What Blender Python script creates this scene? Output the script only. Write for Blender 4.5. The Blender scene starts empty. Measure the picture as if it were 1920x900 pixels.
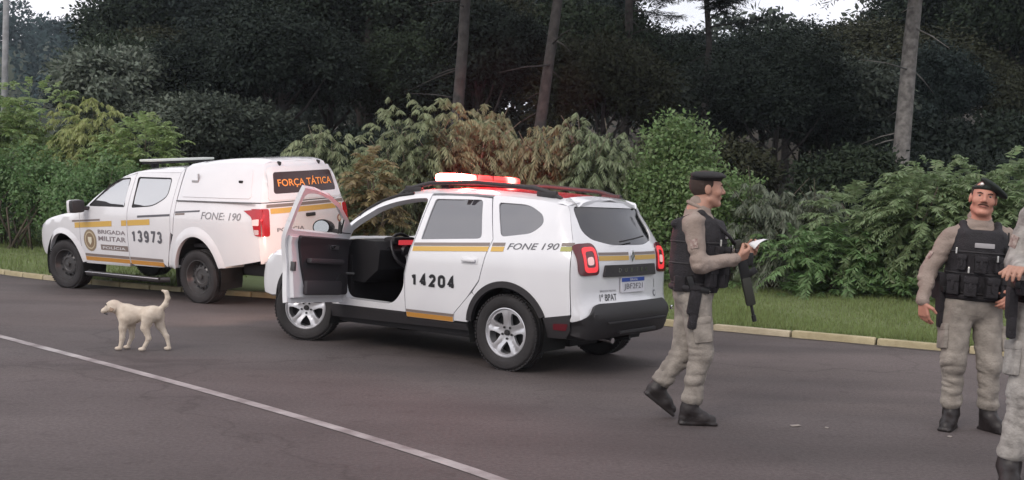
import bpy, bmesh, math, random
import numpy as np
from mathutils import Vector, Matrix
from mathutils.geometry import delaunay_2d_cdt
random.seed(7)
RNG = np.random.default_rng(7)
SC = bpy.context.scene
COL = SC.collection
R = math.radians

# ------------------------------------------------------------------ camera
cam_d = bpy.data.cameras.new("camera")
cam = bpy.data.objects.new("camera", cam_d)
COL.objects.link(cam)
SC.camera = cam
cam_d.sensor_width = 36.0
cam_d.lens = 36.0 * 1950.0 / 1920.0
cam_d.clip_end = 2000.0
cam.matrix_world = (Matrix.Translation((0, 0, 1.483)) @ Matrix.Rotation(R(90) - 0.032, 4, 'X')
                    @ Matrix.Rotation(0.034, 4, 'Z'))

# ------------------------------------------------------------------ sky, sun, exposure
SUN_EL, SUN_AZ = R(38), R(215)          # soft light from behind the camera, a little to the left
world = bpy.data.worlds.new("World")
SC.world = world
world.use_nodes = True
wn, wl = world.node_tree.nodes, world.node_tree.links
wn.clear()
sky = wn.new('ShaderNodeTexSky'); sky.sky_type = 'NISHITA'; sky.sun_disc = False
sky.sun_elevation = SUN_EL; sky.sun_rotation = SUN_AZ
cloud = wn.new('ShaderNodeTexNoise'); cloud.inputs['Scale'].default_value = 2.2; cloud.inputs['Detail'].default_value = 5
cr = wn.new('ShaderNodeValToRGB')
cr.color_ramp.elements[0].position = 0.3; cr.color_ramp.elements[0].color = (9.6, 9.7, 10.6, 1)
cr.color_ramp.elements[1].position = 0.75; cr.color_ramp.elements[1].color = (14.0, 13.4, 13.6, 1)
mixw = wn.new('ShaderNodeMix'); mixw.data_type = 'RGBA'; mixw.inputs[0].default_value = 0.88
bg = wn.new('ShaderNodeBackground'); bg.inputs['Strength'].default_value = 0.1
wo = wn.new('ShaderNodeOutputWorld')
wl.new(cloud.outputs['Fac'], cr.inputs[0])
wl.new(sky.outputs[0], mixw.inputs[6]); wl.new(cr.outputs[0], mixw.inputs[7])
wl.new(mixw.outputs[2], bg.inputs['Color']); wl.new(bg.outputs[0], wo.inputs[0])
sun_d = bpy.data.lights.new("sun", 'SUN'); sun_d.energy = 1.5; sun_d.angle = R(25); sun_d.color = (1.0, 0.90, 0.81)
sun = bpy.data.objects.new("sun", sun_d); COL.objects.link(sun)
_sd = Vector((math.sin(SUN_AZ) * math.cos(SUN_EL), math.cos(SUN_AZ) * math.cos(SUN_EL), math.sin(SUN_EL)))
sun.rotation_euler = _sd.to_track_quat('Z', 'Y').to_euler()
VS = SC.view_settings
VS.view_transform = 'Standard'; VS.look = 'None'; VS.exposure = 0.10; VS.gamma = 1.0
SC.cycles.use_denoising = True
SC.cycles.max_bounces = 6
SC.cycles.transparent_max_bounces = 16
SC.cycles.sample_clamp_indirect = 6.0

# ------------------------------------------------------------------ materials
MATS = {}
def mat(name, col, rough=0.6, metal=0.0, var=0.0, vscale=8.0, ior=None, bump=0.0, bscale=40.0, coat=0.0, emit=None, estr=0.0, island=0.0, trans=0.0, col2=None, spec=None):
    """Principled material with optional noise mottling, relief and per-piece variation."""
    if name in MATS: return MATS[name]
    m = bpy.data.materials.new(name); m.use_nodes = True
    n, l = m.node_tree.nodes, m.node_tree.links
    b = n['Principled BSDF']
    b.inputs['Base Color'].default_value = (*col, 1); b.inputs['Roughness'].default_value = rough
    b.inputs['Metallic'].default_value = metal
    if ior: b.inputs['IOR'].default_value = ior
    if spec is not None: b.inputs['Specular IOR Level'].default_value = spec
    if coat: b.inputs['Coat Weight'].default_value = coat; b.inputs['Coat Roughness'].default_value = 0.06
    if emit: b.inputs['Emission Color'].default_value = (*emit, 1); b.inputs['Emission Strength'].default_value = estr
    src = None
    if var or bump or col2:
        tc = n.new('ShaderNodeTexCoord')
    if var or col2:
        nz = n.new('ShaderNodeTexNoise'); nz.inputs['Scale'].default_value = vscale; nz.inputs['Detail'].default_value = 5
        l.new(tc.outputs['Object'], nz.inputs['Vector'])
        rp = n.new('ShaderNodeValToRGB'); rp.color_ramp.elements[0].position = 0.35; rp.color_ramp.elements[1].position = 0.68
        c2 = col2 if col2 else tuple(min(1, c * (1 + var)) for c in col)
        c1 = col if col2 else tuple(c * (1 - var) for c in col)
        rp.color_ramp.elements[0].color = (*c1, 1); rp.color_ramp.elements[1].color = (*c2, 1)
        l.new(nz.outputs['Fac'], rp.inputs[0]); src = rp.outputs[0]
    if island:
        g = n.new('ShaderNodeNewGeometry'); hs = n.new('ShaderNodeHueSaturation')
        mr = n.new('ShaderNodeMapRange'); mr.inputs['To Min'].default_value = 1 - island; mr.inputs['To Max'].default_value = 1 + island
        mh = n.new('ShaderNodeMapRange'); mh.inputs['To Min'].default_value = 0.5 - island * .06; mh.inputs['To Max'].default_value = 0.5 + island * .05
        l.new(g.outputs['Random Per Island'], mr.inputs['Value']); l.new(g.outputs['Random Per Island'], mh.inputs['Value'])
        l.new(mr.outputs[0], hs.inputs['Value']); l.new(mh.outputs[0], hs.inputs['Hue'])
        if src: l.new(src, hs.inputs['Color'])
        else: hs.inputs['Color'].default_value = (*col, 1)
        src = hs.outputs[0]
    if src: l.new(src, b.inputs['Base Color'])
    if bump:
        n2 = n.new('ShaderNodeTexNoise'); n2.inputs['Scale'].default_value = bscale; n2.inputs['Detail'].default_value = 4
        l.new(tc.outputs['Object'], n2.inputs['Vector'])
        bp = n.new('ShaderNodeBump'); bp.inputs['Strength'].default_value = bump; bp.inputs['Distance'].default_value = 0.02
        l.new(n2.outputs['Fac'], bp.inputs['Height']); l.new(bp.outputs[0], b.inputs['Normal'])
    if trans:
        t = n.new('ShaderNodeBsdfTranslucent'); mx = n.new('ShaderNodeMixShader'); mx.inputs[0].default_value = trans
        if src: l.new(src, t.inputs['Color'])
        else: t.inputs['Color'].default_value = (*col, 1)
        out = n['Material Output']
        l.new(b.outputs[0], mx.inputs[1]); l.new(t.outputs[0], mx.inputs[2]); l.new(mx.outputs[0], out.inputs[0])
    MATS[name] = m
    return m

def glass_mat(name, tint, f0=.05):
    """thin single sheet of glass: tinted see-through plus a mirror share that grows towards grazing"""
    m = bpy.data.materials.new(name); m.use_nodes = True
    n, l = m.node_tree.nodes, m.node_tree.links
    n.remove(n['Principled BSDF'])
    t = n.new('ShaderNodeBsdfTransparent'); t.inputs[0].default_value = (*tint, 1)
    g = n.new('ShaderNodeBsdfGlossy'); g.inputs['Roughness'].default_value = 0.02
    f = n.new('ShaderNodeLayerWeight'); f.inputs['Blend'].default_value = .5
    pw = n.new('ShaderNodeMath'); pw.operation = 'POWER'; pw.inputs[1].default_value = 5
    ma = n.new('ShaderNodeMath'); ma.operation = 'MULTIPLY_ADD'; ma.inputs[1].default_value = 1 - f0; ma.inputs[2].default_value = f0
    mx = n.new('ShaderNodeMixShader')
    l.new(f.outputs['Facing'], pw.inputs[0]); l.new(pw.outputs[0], ma.inputs[0])
    l.new(ma.outputs[0], mx.inputs[0]); l.new(t.outputs[0], mx.inputs[1]); l.new(g.outputs[0], mx.inputs[2])
    l.new(mx.outputs[0], n['Material Output'].inputs[0])
    return m

# ------------------------------------------------------------------ objects
def link_mesh(name, me, m=None, parent=None):
    o = bpy.data.objects.new(name, me); COL.objects.link(o)
    if parent is not None: o.parent = parent
    if m is not None and not me.materials: me.materials.append(m)
    return o

def obj(name, v, f, m, parent=None, smooth=True, autos=None):
    """one mesh object from vertices and faces"""
    me = bpy.data.meshes.new(name)
    v = np.asarray(v, dtype=np.float32)
    if isinstance(f, np.ndarray):
        k = f.shape[1]; nf = len(f)
        me.vertices.add(len(v)); me.vertices.foreach_set('co', v.ravel())
        me.loops.add(nf * k); me.loops.foreach_set('vertex_index', f.astype(np.int32).ravel())
        me.polygons.add(nf); me.polygons.foreach_set('loop_start', np.arange(0, nf * k, k, dtype=np.int32))
        me.update(calc_edges=True); me.validate()
    else:
        me.from_pydata([tuple(map(float, p)) for p in v], [], f); me.validate()
    if smooth: me.shade_smooth()
    if autos: 
        me.shade_smooth(); me.set_sharp_from_angle(angle=R(autos))
    return link_mesh(name, me, m, parent)

def thing(name, label, cat, loc=(0, 0, 0), rz=0.0, group=None):
    o = bpy.data.objects.new(name, None); COL.objects.link(o)
    o.empty_display_size = 0.2
    o.location = loc; o.rotation_euler = (0, 0, rz)
    return tag(o, label, cat, group)

def tag(o, label, cat, group=None):
    o['label'] = label; o['category'] = cat
    if group: o['group'] = group
    return o

class MB:
    """collects simple shapes into ONE mesh"""
    def __init__(s): s.v, s.f = [], []
    def add(s, v, f):
        b = len(s.v); s.v += [tuple(p) for p in v]; s.f += [tuple(i + b for i in q) for q in f]; return s
    def box(s, c, d, M=None, bev=0.0):
        x, y, z = (k / 2 for k in d); b = min(bev, x * .9, y * .9, z * .9)
        M = M or Matrix.Identity(3); c = Vector(c)
        if b <= 0:
            P = [(-x, -y, -z), (x, -y, -z), (x, y, -z), (-x, y, -z), (-x, -y, z), (x, -y, z), (x, y, z), (-x, y, z)]
            F = [(3, 2, 1, 0), (4, 5, 6, 7), (0, 1, 5, 4), (1, 2, 6, 5), (2, 3, 7, 6), (3, 0, 4, 7)]
            return s.add([c + M @ Vector(p) for p in P], F)
        bm = bmesh.new(); bmesh.ops.create_cube(bm, size=1)
        for w in bm.verts: w.co = Vector((w.co.x * 2 * x, w.co.y * 2 * y, w.co.z * 2 * z))
        bmesh.ops.bevel(bm, geom=list(bm.edges), offset=b, segments=2, affect='EDGES', profile=0.6)
        bm.verts.index_update()
        P = [c + M @ w.co for w in bm.verts]; F = [[w.index for w in q.verts] for q in bm.faces]; bm.free()
        return s.add(P, F)
    def tube(s, pts, r, n=8, cap=True):
        pts = [Vector(p) for p in pts]; rs = r if isinstance(r, (list, tuple)) else [r] * len(pts)
        V, F = [], []; up = None
        for i, p in enumerate(pts):
            t = (pts[min(i + 1, len(pts) - 1)] - pts[max(i - 1, 0)]).normalized()
            if up is None: up = Vector((0, 0, 1)) if abs(t.z) < .9 else Vector((1, 0, 0))
            a = t.cross(up).normalized(); b = a.cross(t).normalized(); up = b
            for k in range(n):
                w = 2 * math.pi * k / n; V.append(p + (a * math.cos(w) + b * math.sin(w)) * rs[i])
        for i in range(len(pts) - 1):
            for k in range(n):
                k2 = (k + 1) % n; F.append((i * n + k, i * n + k2, (i + 1) * n + k2, (i + 1) * n + k))
        if cap: F.append(tuple(range(n - 1, -1, -1))); F.append(tuple(range((len(pts) - 1) * n, len(pts) * n)))
        return s.add(V, F)
    def lathe(s, prof, n=40, axis='Y', c=(0, 0, 0), close=False):
        """prof = (radius, along axis)"""
        V, F = [], []; m = len(prof)
        for k in range(n):
            w = 2 * math.pi * k / n; ca, sa = math.cos(w), math.sin(w)
            for r, t in prof:
                p = {'Y': (r * ca, t, r * sa), 'Z': (r * ca, r * sa, t), 'X': (t, r * ca, r * sa)}[axis]
                V.append((p[0] + c[0], p[1] + c[1], p[2] + c[2]))
        for k in range(n):
            k2 = (k + 1) % n
            for i in range(m - 1 + (1 if close else 0)):
                j = (i + 1) % m; F.append((k * m + i, k * m + j, k2 * m + j, k2 * m + i))
        return s.add(V, F)
    def prism(s, poly, a, b, axis='Y'):
        """polygon in the two other axes, from a to b along axis"""
        def P(u, w, t): return {'Y': (u, t, w), 'X': (t, u, w), 'Z': (u, w, t)}[axis]
        n = len(poly); V = [P(u, w, a) for u, w in poly] + [P(u, w, b) for u, w in poly]
        F = [tuple(range(n)), tuple(range(2 * n - 1, n - 1, -1))] + [(i, i + n, (i + 1) % n + n, (i + 1) % n) for i in range(n)]
        return s.add(V, F)
    def build(s, name, m, parent=None, smooth=False, autos=None, fix=True):
        o = obj(name, s.v, s.f, m, parent, smooth=False)
        if fix:
            bm = bmesh.new(); bm.from_mesh(o.data); bmesh.ops.recalc_face_normals(bm, faces=bm.faces); bm.to_mesh(o.data); bm.free()
        if smooth: o.data.shade_smooth()
        if autos: o.data.shade_smooth(); o.data.set_sharp_from_angle(angle=R(autos))
        return o

# ------------------------------------------------------------------ small numeric tools
def smoothstep(a, b, x):
    t = np.clip((x - a) / (b - a), 0, 1); return t * t * (3 - 2 * t)
def smin(a, b, k):
    h = np.maximum(k - np.abs(a - b), 0) / k
    return np.minimum(a, b) - h * h * k * 0.25
def smax(a, b, k): return -smin(-a, -b, k)
def chaikin(P, it=2, closed=True):
    P = np.asarray(P, float)
    for _ in range(it):
        Q = np.roll(P, -1, 0) if closed else P[1:]
        A = P if closed else P[:-1]
        N = np.empty((len(A) * 2, P.shape[1])); N[0::2] = A * .75 + Q * .25; N[1::2] = A * .25 + Q * .75
        if not closed: N = np.vstack([P[:1], N, P[-1:]])
        P = N
    return P
def fillet(pts, n=5):
    """pts = (x, y[, r]); rounds each corner that gives a radius"""
    out = []; m = len(pts)
    for i in range(m):
        p = np.array(pts[i][:2], float); r = pts[i][2] if len(pts[i]) > 2 else 0
        if not r: out.append(p); continue
        a = np.array(pts[i - 1][:2], float) - p; b = np.array(pts[(i + 1) % m][:2], float) - p
        la, lb = np.linalg.norm(a), np.linalg.norm(b); r1 = min(r, la * .49, lb * .49)
        A, B = p + a / la * r1, p + b / lb * r1
        for t in np.linspace(0, 1, n + 1): out.append((1 - t) ** 2 * A + 2 * t * (1 - t) * p + t * t * B)
    return [tuple(q) for q in out]
def arc(cx, cz, r, a0, a1, n=16):
    return [(cx + r * math.cos(R(a)), cz + r * math.sin(R(a))) for a in np.linspace(a0, a1, n)]
def sdpoly(px, pz, poly):
    d = np.full(px.shape, 1e18); s = np.ones(px.shape); n = len(poly)
    for i in range(n):
        ax, az = poly[i]; bx, bz = poly[i - 1]
        ex, ez = bx - ax, bz - az; wx, wz = px - ax, pz - az
        t = np.clip((wx * ex + wz * ez) / (ex * ex + ez * ez + 1e-12), 0, 1)
        d = np.minimum(d, (wx - ex * t) ** 2 + (wz - ez * t) ** 2)
        c1 = pz >= az; c2 = pz < bz; c3 = ex * wz > ez * wx
        s = np.where((c1 & c2 & c3) | (~c1 & ~c2 & ~c3), -s, s)
    return s * np.sqrt(d)
def inpoly(px, pz, poly):
    r = np.zeros(px.shape, bool); n = len(poly)
    for i in range(n):
        ax, az = poly[i]; bx, bz = poly[i - 1]
        c = ((az > pz) != (bz > pz)) & (px < (bx - ax) * (pz - az) / ((bz - az) if bz != az else 1e-12) + ax)
        r ^= c
    return r
def densify(poly, step):
    out = []; n = len(poly)
    for i in range(n):
        a, b = np.array(poly[i]), np.array(poly[(i + 1) % n]); L = np.linalg.norm(b - a)
        if L < 1e-6: continue
        k = max(1, int(math.ceil(L / step)))
        for t in range(k): out.append(tuple(a + (b - a) * t / k))
    return out
def mesh2d(outer, holes=(), res=0.06):
    """triangulate a polygon with holes, with inner points for curvature"""
    loops = [densify(outer, res)] + [densify(h, res) for h in holes]
    V, E = [], []
    for L in loops:
        b = len(V); V += L; E += [(b + i, b + (i + 1) % len(L)) for i in range(len(L))]
    A = np.array(loops[0]); lo, hi = A.min(0), A.max(0)
    gx, gy = np.meshgrid(np.arange(lo[0] + res * .5, hi[0], res), np.arange(lo[1] + res * .5, hi[1], res))
    gx, gy = gx.ravel(), gy.ravel()
    ok = sdpoly(gx, gy, loops[0]) < -res * .45
    for L in loops[1:]: ok &= sdpoly(gx, gy, L) > res * .45
    V += list(zip(gx[ok], gy[ok]))
    r = delaunay_2d_cdt([Vector(p) for p in V], E, [], 0, 1e-5)
    P = np.array([(p.x, p.y) for p in r[0]]); T = np.array([t for t in r[2] if len(t) == 3])
    c = P[T].mean(1); k = inpoly(c[:, 0], c[:, 1], loops[0])
    for L in loops[1:]: k &= ~inpoly(c[:, 0], c[:, 1], L)
    return P, T[k]

# ------------------------------------------------------------------ vehicle hull: an implicit body that panels are pressed onto
class Hull:
    def __init__(s, prof, wz, cr, cf, crown, xr, xf, taper_r, taper_f, k=0.07, it=2, mid=1.0, zmid=0.9):
        s.prof = chaikin(prof, it); w = chaikin(np.array(wz), 2, closed=False)
        s.wz_z, s.wz_w = w[:, 0], w[:, 1]
        s.cr, s.cf, s.crown, s.k, s.mid, s.zmid = cr, cf, crown, k, mid, zmid
        s.xr, s.xf, s.tr, s.tf = xr, xf, taper_r, taper_f
    def f(s, x, y, z):
        y2 = y * y
        wf = smoothstep(s.mid - .4, s.mid + .4, x)
        xp = x - s.cr * y2 * (1 - wf) + s.cf * y2 * wf
        d = sdpoly(xp, z + s.crown * y2, s.prof)
        w = np.interp(z, s.wz_z, s.wz_w)
        w = w - s.tr * np.clip((s.xr - x), 0, 9) ** 2 - s.tf * np.clip(x - s.xf, 0, 9) ** 2
        return smax(d, np.abs(y) - w, s.k)
    def solve(s, dom, a, b, sg=1):
        a, b = np.asarray(a, float), np.asarray(b, float)
        if dom == 'side': lo, hi, F = 0.0, 1.3, lambda t: s.f(a, t, b)
        elif dom == 'rear': lo, hi, F = s.mid, s.mid - 4.0, lambda t: s.f(t, a, b)
        elif dom == 'front': lo, hi, F = s.mid, s.mid + 4.0, lambda t: s.f(t, a, b)
        else: lo, hi, F = s.zmid, 2.6, lambda t: s.f(a, b, t)
        L = np.full(a.shape, lo); H = np.full(a.shape, hi)
        for _ in range(26):
            m = (L + H) / 2; ins = F(m) < 0
            L = np.where(ins, m, L); H = np.where(ins, H, m)
        t = (L + H) / 2
        if dom == 'side': P = np.stack([a, sg * t, b], 1)
        elif dom in ('rear', 'front'): P = np.stack([t, a, b], 1)
        else: P = np.stack([a, b, t], 1)
        return P
    def normal(s, P):
        e = 0.004; n = np.empty_like(P)
        for i in range(3):
            A, B = P.copy(), P.copy(); A[:, i] += e; B[:, i] -= e
            n[:, i] = s.f(*A.T) - s.f(*B.T)
        return n / (np.linalg.norm(n, axis=1, keepdims=True) + 1e-9)
    def panel(s, dom, outer, holes=(), off=0.0, thick=0.03, res=0.06, sg=1, solid=False, bow=None):
        P2, T = mesh2d(outer, holes, res)
        P = s.solve(dom, P2[:, 0], P2[:, 1], sg); N = s.normal(P)
        if bow is not None: off = off + bow(P2[:, 0], P2[:, 1])[:, None]
        A = P + N * off; B = A - N * thick
        # orientation
        tn = np.cross(A[T[:, 1]] - A[T[:, 0]], A[T[:, 2]] - A[T[:, 0]])
        flip = (tn * N[T[:, 0]]).sum(1) < 0
        T = np.where(flip[:, None], T[:, ::-1], T)
        E = {}
        for t in T:
            for i in range(3):
                e = (int(t[i]), int(t[(i + 1) % 3])); E[e] = 1
        rim = [e for e in E if (e[1], e[0]) not in E]
        n = len(A); F = [tuple(map(int, t)) for t in T]
        if solid:
            F += [tuple(int(i) + n for i in t[::-1]) for t in T] + [(a, a + n, b + n, b)[::-1] for a, b in rim]
            V = np.vstack([A, B])
        else:
            idx = {}; ex = []
            for a, b in rim:
                for q in (a, b):
                    if q not in idx: idx[q] = n + len(ex); ex.append(B[q])
            F += [(a, idx[a], idx[b], b)[::-1] for a, b in rim]
            V = np.vstack([A, np.array(ex)]) if ex else A
        return V, F
    def edge(s, dom, pts, sg=1):
        p = np.array(pts); return s.solve(dom, p[:, 0], p[:, 1], sg)

def panel(h, name, m, parent, dom, outer, holes=(), autos=35, **k):
    v, f = h.panel(dom, outer, holes, **k)
    return obj(name, v, f, m, parent, autos=autos)

_font_cache = {}
def text2d(txt, bold=0.0, shear=0.0):
    """letters as flat triangles scaled to the unit box"""
    key = (txt, bold, shear)
    if key in _font_cache: return _font_cache[key]
    c = bpy.data.curves.new('lettering', 'FONT'); c.body = txt; c.offset = bold; c.shear = shear; c.resolution_u = 3
    o = bpy.data.objects.new('lettering', c); COL.objects.link(o)
    dg = bpy.context.evaluated_depsgraph_get()
    me = bpy.data.meshes.new_from_object(o.evaluated_get(dg)); me.calc_loop_triangles()
    V = np.array([v.co[:2] for v in me.vertices]); F = [tuple(t.vertices) for t in me.loop_triangles]
    bpy.data.objects.remove(o); bpy.data.curves.remove(c); bpy.data.meshes.remove(me)
    lo, hi = V.min(0), V.max(0); V = (V - lo) / (hi - lo)
    _font_cache[key] = (V, F); return V, F

def decal(h, name, m, parent, dom, V, F, off=0.004, sg=1):
    """flat print pressed onto the hull; V in the domain's own coordinates"""
    P = h.solve(dom, V[:, 0], V[:, 1], sg); N = h.normal(P); P = P + N * off
    out = []
    for t in F:
        a, b, c = (P[i] for i in t[:3])
        out.append(tuple(t) if np.dot(np.cross(b - a, c - a), N[t[0]]) > 0 else tuple(t[::-1]))
    return obj(name, P, out, m, parent, smooth=False)

def lettering(h, txt, m, parent, dom, box, off=0.004, bold=0.0, shear=0.0, flip=True, sg=1, name='lettering', slope=0.0):
    """box = (u at the first letter, u at the last, v bottom, v top); slope raises the far end"""
    V, F = text2d(txt, bold, shear); u0, u1, v0, v1 = box
    W = np.stack([u0 + V[:, 0] * (u1 - u0), v0 + V[:, 1] * (v1 - v0) + slope * V[:, 0]], 1)
    return decal(h, name, m, parent, dom, W, F, off, sg)

def _arc(cx, cy, rx, ry, a0, a1, n=12): return [(cx + rx * math.cos(R(a)), cy + ry * math.sin(R(a))) for a in np.linspace(a0, a1, n)]
STROKES = {   # plain condensed numerals as pen strokes in a unit box
    '0': [_arc(.5, .72, .40, .22, 0, 180) + _arc(.5, .28, .40, .22, 180, 360) + [(.9, .72)]],
    '1': [[(.60, .0), (.60, .94)], [(.53, .80), (.20, .70)]],
    '2': [_arc(.5, .70, .38, .24, 170, -40) + [(.12, .06), (.14, .06)], [(.22, .06), (.92, .06)]],
    '3': [_arc(.48, .72, .36, .22, 165, -80) + [(.46, .50)], _arc(.48, .27, .40, .22, 80, -165)],
    '4': [[(.72, .0), (.72, .94), (.66, .90), (.10, .26), (.10, .24)], [(.16, .24), (.64, .24)], [(.80, .24), (.98, .24)]],
    '7': [[(.08, .94), (.92, .94), (.90, .86), (.42, .0)]],
    '9': [_arc(.5, .68, .38, .26, 0, 360, 22), [(.88, .62)] + _arc(.5, .28, .38, .22, 0, -150)],
}
def numerals(h, txt, m, parent, dom, box, pen=.028, off=.004, sg=1, name='fleet_number', gap=.28):
    """bold numerals drawn with a pen of constant width inside box (u0, u1, v0, v1)"""
    u0, u1, v0, v1 = box; n = len(txt); cw = (u1 - u0) / (n + (n - 1) * gap); V, F, O = [], [], []
    H_ = (v1 - v0); ax = abs(cw)
    for k, ch in enumerate(txt):
        x0 = k * abs(cw) * (1 + gap)
        for q, st in enumerate(STROKES[ch]):
            P = np.array([(x0 + pen / 2 + p[0] * (ax - pen), pen / 2 + p[1] * (H_ - pen)) for p in st])
            keep = [0] + [i for i in range(1, len(P)) if np.linalg.norm(P[i] - P[i - 1]) > 1e-4]; P = P[keep]
            d = np.diff(P, axis=0); d /= np.linalg.norm(d, axis=1, keepdims=True)
            t = np.vstack([d[:1], d[:-1] + d[1:], d[-1:]]); ln = np.linalg.norm(t, axis=1, keepdims=True); t = t / np.maximum(ln, .3)
            N = np.stack([-t[:, 1], t[:, 0]], 1); b = len(V); L = len(P)
            sc = np.r_[1, 1 / np.clip((d[:-1] * t[1:-1]).sum(1), .6, 1), 1][:, None] if L > 2 else 1
            for w in (P + N * pen / 2 * sc, P - N * pen / 2 * sc): V += [(u0 + (p[0] if u1 > u0 else -p[0]), v0 + p[1]) for p in w]; O += [off + q * .0008] * L
            F += [(b + i, b + L + i, b + L + i + 1) for i in range(L - 1)] + [(b + i, b + L + i + 1, b + i + 1) for i in range(L - 1)]
    return decal(h, name, m, parent, dom, np.array(V), F, np.array(O)[:, None], sg)

def band(h, name, m, parent, dom, outer, off=0.003, sg=1, res=0.08):
    P2, T = mesh2d(outer, (), res)
    return decal(h, name, m, parent, dom, P2, [tuple(map(int, t)) for t in T], off, sg)

# ------------------------------------------------------------------ organic bodies: distance fields meshed with surface nets
def cap(P, a, b, ra, rb):
    a, b = np.asarray(a, np.float32), np.asarray(b, np.float32); ab = b - a; L = float(ab @ ab) + 1e-9
    t = np.clip(((P - a) @ ab) / L, 0, 1)
    d = P - a - t[:, None] * ab
    return np.sqrt((d * d).sum(1)) - (ra + (rb - ra) * t)
def ell(P, c, r, M=None):
    p = P - np.asarray(c, np.float32)
    if M is not None: p = p @ np.asarray(M, np.float32)      # columns of M are the local axes
    r = np.asarray(r, np.float32); k0 = np.sqrt(((p / r) ** 2).sum(1)); k1 = np.sqrt(((p / (r * r)) ** 2).sum(1)) + 1e-9
    return k0 * (k0 - 1) / k1
def rbox(P, c, hx, rad, M=None):
    p = P - np.asarray(c, np.float32)
    if M is not None: p = p @ np.asarray(M, np.float32)
    q = np.abs(p) - (np.asarray(hx, np.float32) - rad)
    return np.sqrt((np.maximum(q, 0) ** 2).sum(1)) + np.minimum(q.max(1), 0) - rad
def vnoise(P, s, seed=0):
    """smooth value noise in -1..1"""
    Q = P * s + seed * 17.13; I = np.floor(Q).astype(np.int64); f = Q - I; f = f * f * (3 - 2 * f)
    def h(i, j, k):
        n = (i * 374761393 + j * 668265263 + k * 2147483647 + seed * 144665) & 0x7fffffff
        n = ((n ^ (n >> 13)) * 1274126177) & 0x7fffffff
        n = (n ^ (n >> 16)) & 0xffff
        return n / 32767.5 - 1
    x, y, z = I.T; r = 0
    for a in (0, 1):
        for b in (0, 1):
            for c in (0, 1):
                w = (f[:, 0] if a else 1 - f[:, 0]) * (f[:, 1] if b else 1 - f[:, 1]) * (f[:, 2] if c else 1 - f[:, 2])
                r = r + w * h(x + a, y + b, z + c)
    return r
def fold(P, s, a, seed=0):
    """cloth folds: soft swellings parted by sharp creases"""
    return a * (.55 - 1.5 * np.minimum(np.abs(vnoise(P, s, seed)), .7))
def hit(F, o, d, t1=.6):
    """distance along d from o to the outside of a field"""
    t = np.linspace(0, t1, 200); v = F((np.asarray(o)[None] + t[:, None] * np.asarray(d)[None]).astype(np.float32))
    k = np.where(v < 0)[0]; return float(t[k[-1]]) if len(k) else 0.0
def surfnet(F, lo, hi, h, B=6):
    lo, hi = np.asarray(lo, float), np.asarray(hi, float)
    nb = np.ceil((hi - lo) / (h * B)).astype(int) + 1; n = nb * B
    g = np.stack(np.meshgrid(*[np.arange(k) for k in nb], indexing='ij'), -1).reshape(-1, 3)
    c = F((lo + (g + .5) * B * h - h * .5).astype(np.float32))
    A = np.repeat(np.repeat(np.repeat(np.where(c < 0, -1.0, 1.0).reshape(nb), B, 0), B, 1), B, 2).astype(np.float32)
    near = g[np.abs(c) < B * h * 1.15 + .012]
    o = np.stack(np.meshgrid(*[np.arange(B)] * 3, indexing='ij'), -1).reshape(-1, 3)
    I = (near[:, None, :] * B + o[None]).reshape(-1, 3)
    A[I[:, 0], I[:, 1], I[:, 2]] = F((lo + I * h).astype(np.float32))
    S = A < 0
    s8 = sum(S[i:n[0] - 1 + i, j:n[1] - 1 + j, k:n[2] - 1 + k].astype(np.int8) for i in (0, 1) for j in (0, 1) for k in (0, 1))
    cells = np.argwhere((s8 > 0) & (s8 < 8)); idx = np.full(n - 1, -1, np.int64)
    idx[cells[:, 0], cells[:, 1], cells[:, 2]] = np.arange(len(cells))
    acc = np.zeros((len(cells), 3)); cnt = np.zeros(len(cells))
    C = [(i, j, k) for i in (0, 1) for j in (0, 1) for k in (0, 1)]
    for p in C:
        for ax in range(3):
            if p[ax]: continue
            q = list(p); q[ax] = 1
            fa = A[tuple((cells + p).T)]; fb = A[tuple((cells + q).T)]
            m = (fa < 0) != (fb < 0); t = fa / (fa - fb + 1e-12)
            pos = np.array(p, float)[None] + np.zeros((len(cells), 3)); pos[:, ax] = t
            acc[m] += pos[m]; cnt[m] += 1
    V = lo + (cells + acc / cnt[:, None]) * h
    Q = []
    for ax in range(3):
        u, w = (ax + 1) % 3, (ax + 2) % 3
        sl = [slice(1, k - 1) for k in n]; s2 = list(sl); s2[ax] = slice(2, n[ax])
        sl[ax] = slice(1, n[ax] - 1)
        a, b = S[tuple(sl)], S[tuple(s2)]
        for sign in (0, 1):
            E = np.argwhere((a & ~b) if sign else (~a & b)) + 1
            if not len(E): continue
            du = np.zeros(3, int); du[u] = 1; dw = np.zeros(3, int); dw[w] = 1
            q = np.stack([idx[tuple((E + d).T)] for d in (-du - dw, -dw, 0 * du, -du)], 1)
            if not sign: q = q[:, ::-1]
            Q.append(q)
    Q = np.vstack(Q); Q = Q[(Q >= 0).all(1)]
    return V, Q
def organic(name, F, lo, hi, h, m, parent):
    V, Q = surfnet(F, lo, hi, h); return obj(name, V, Q, m, parent)
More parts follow.
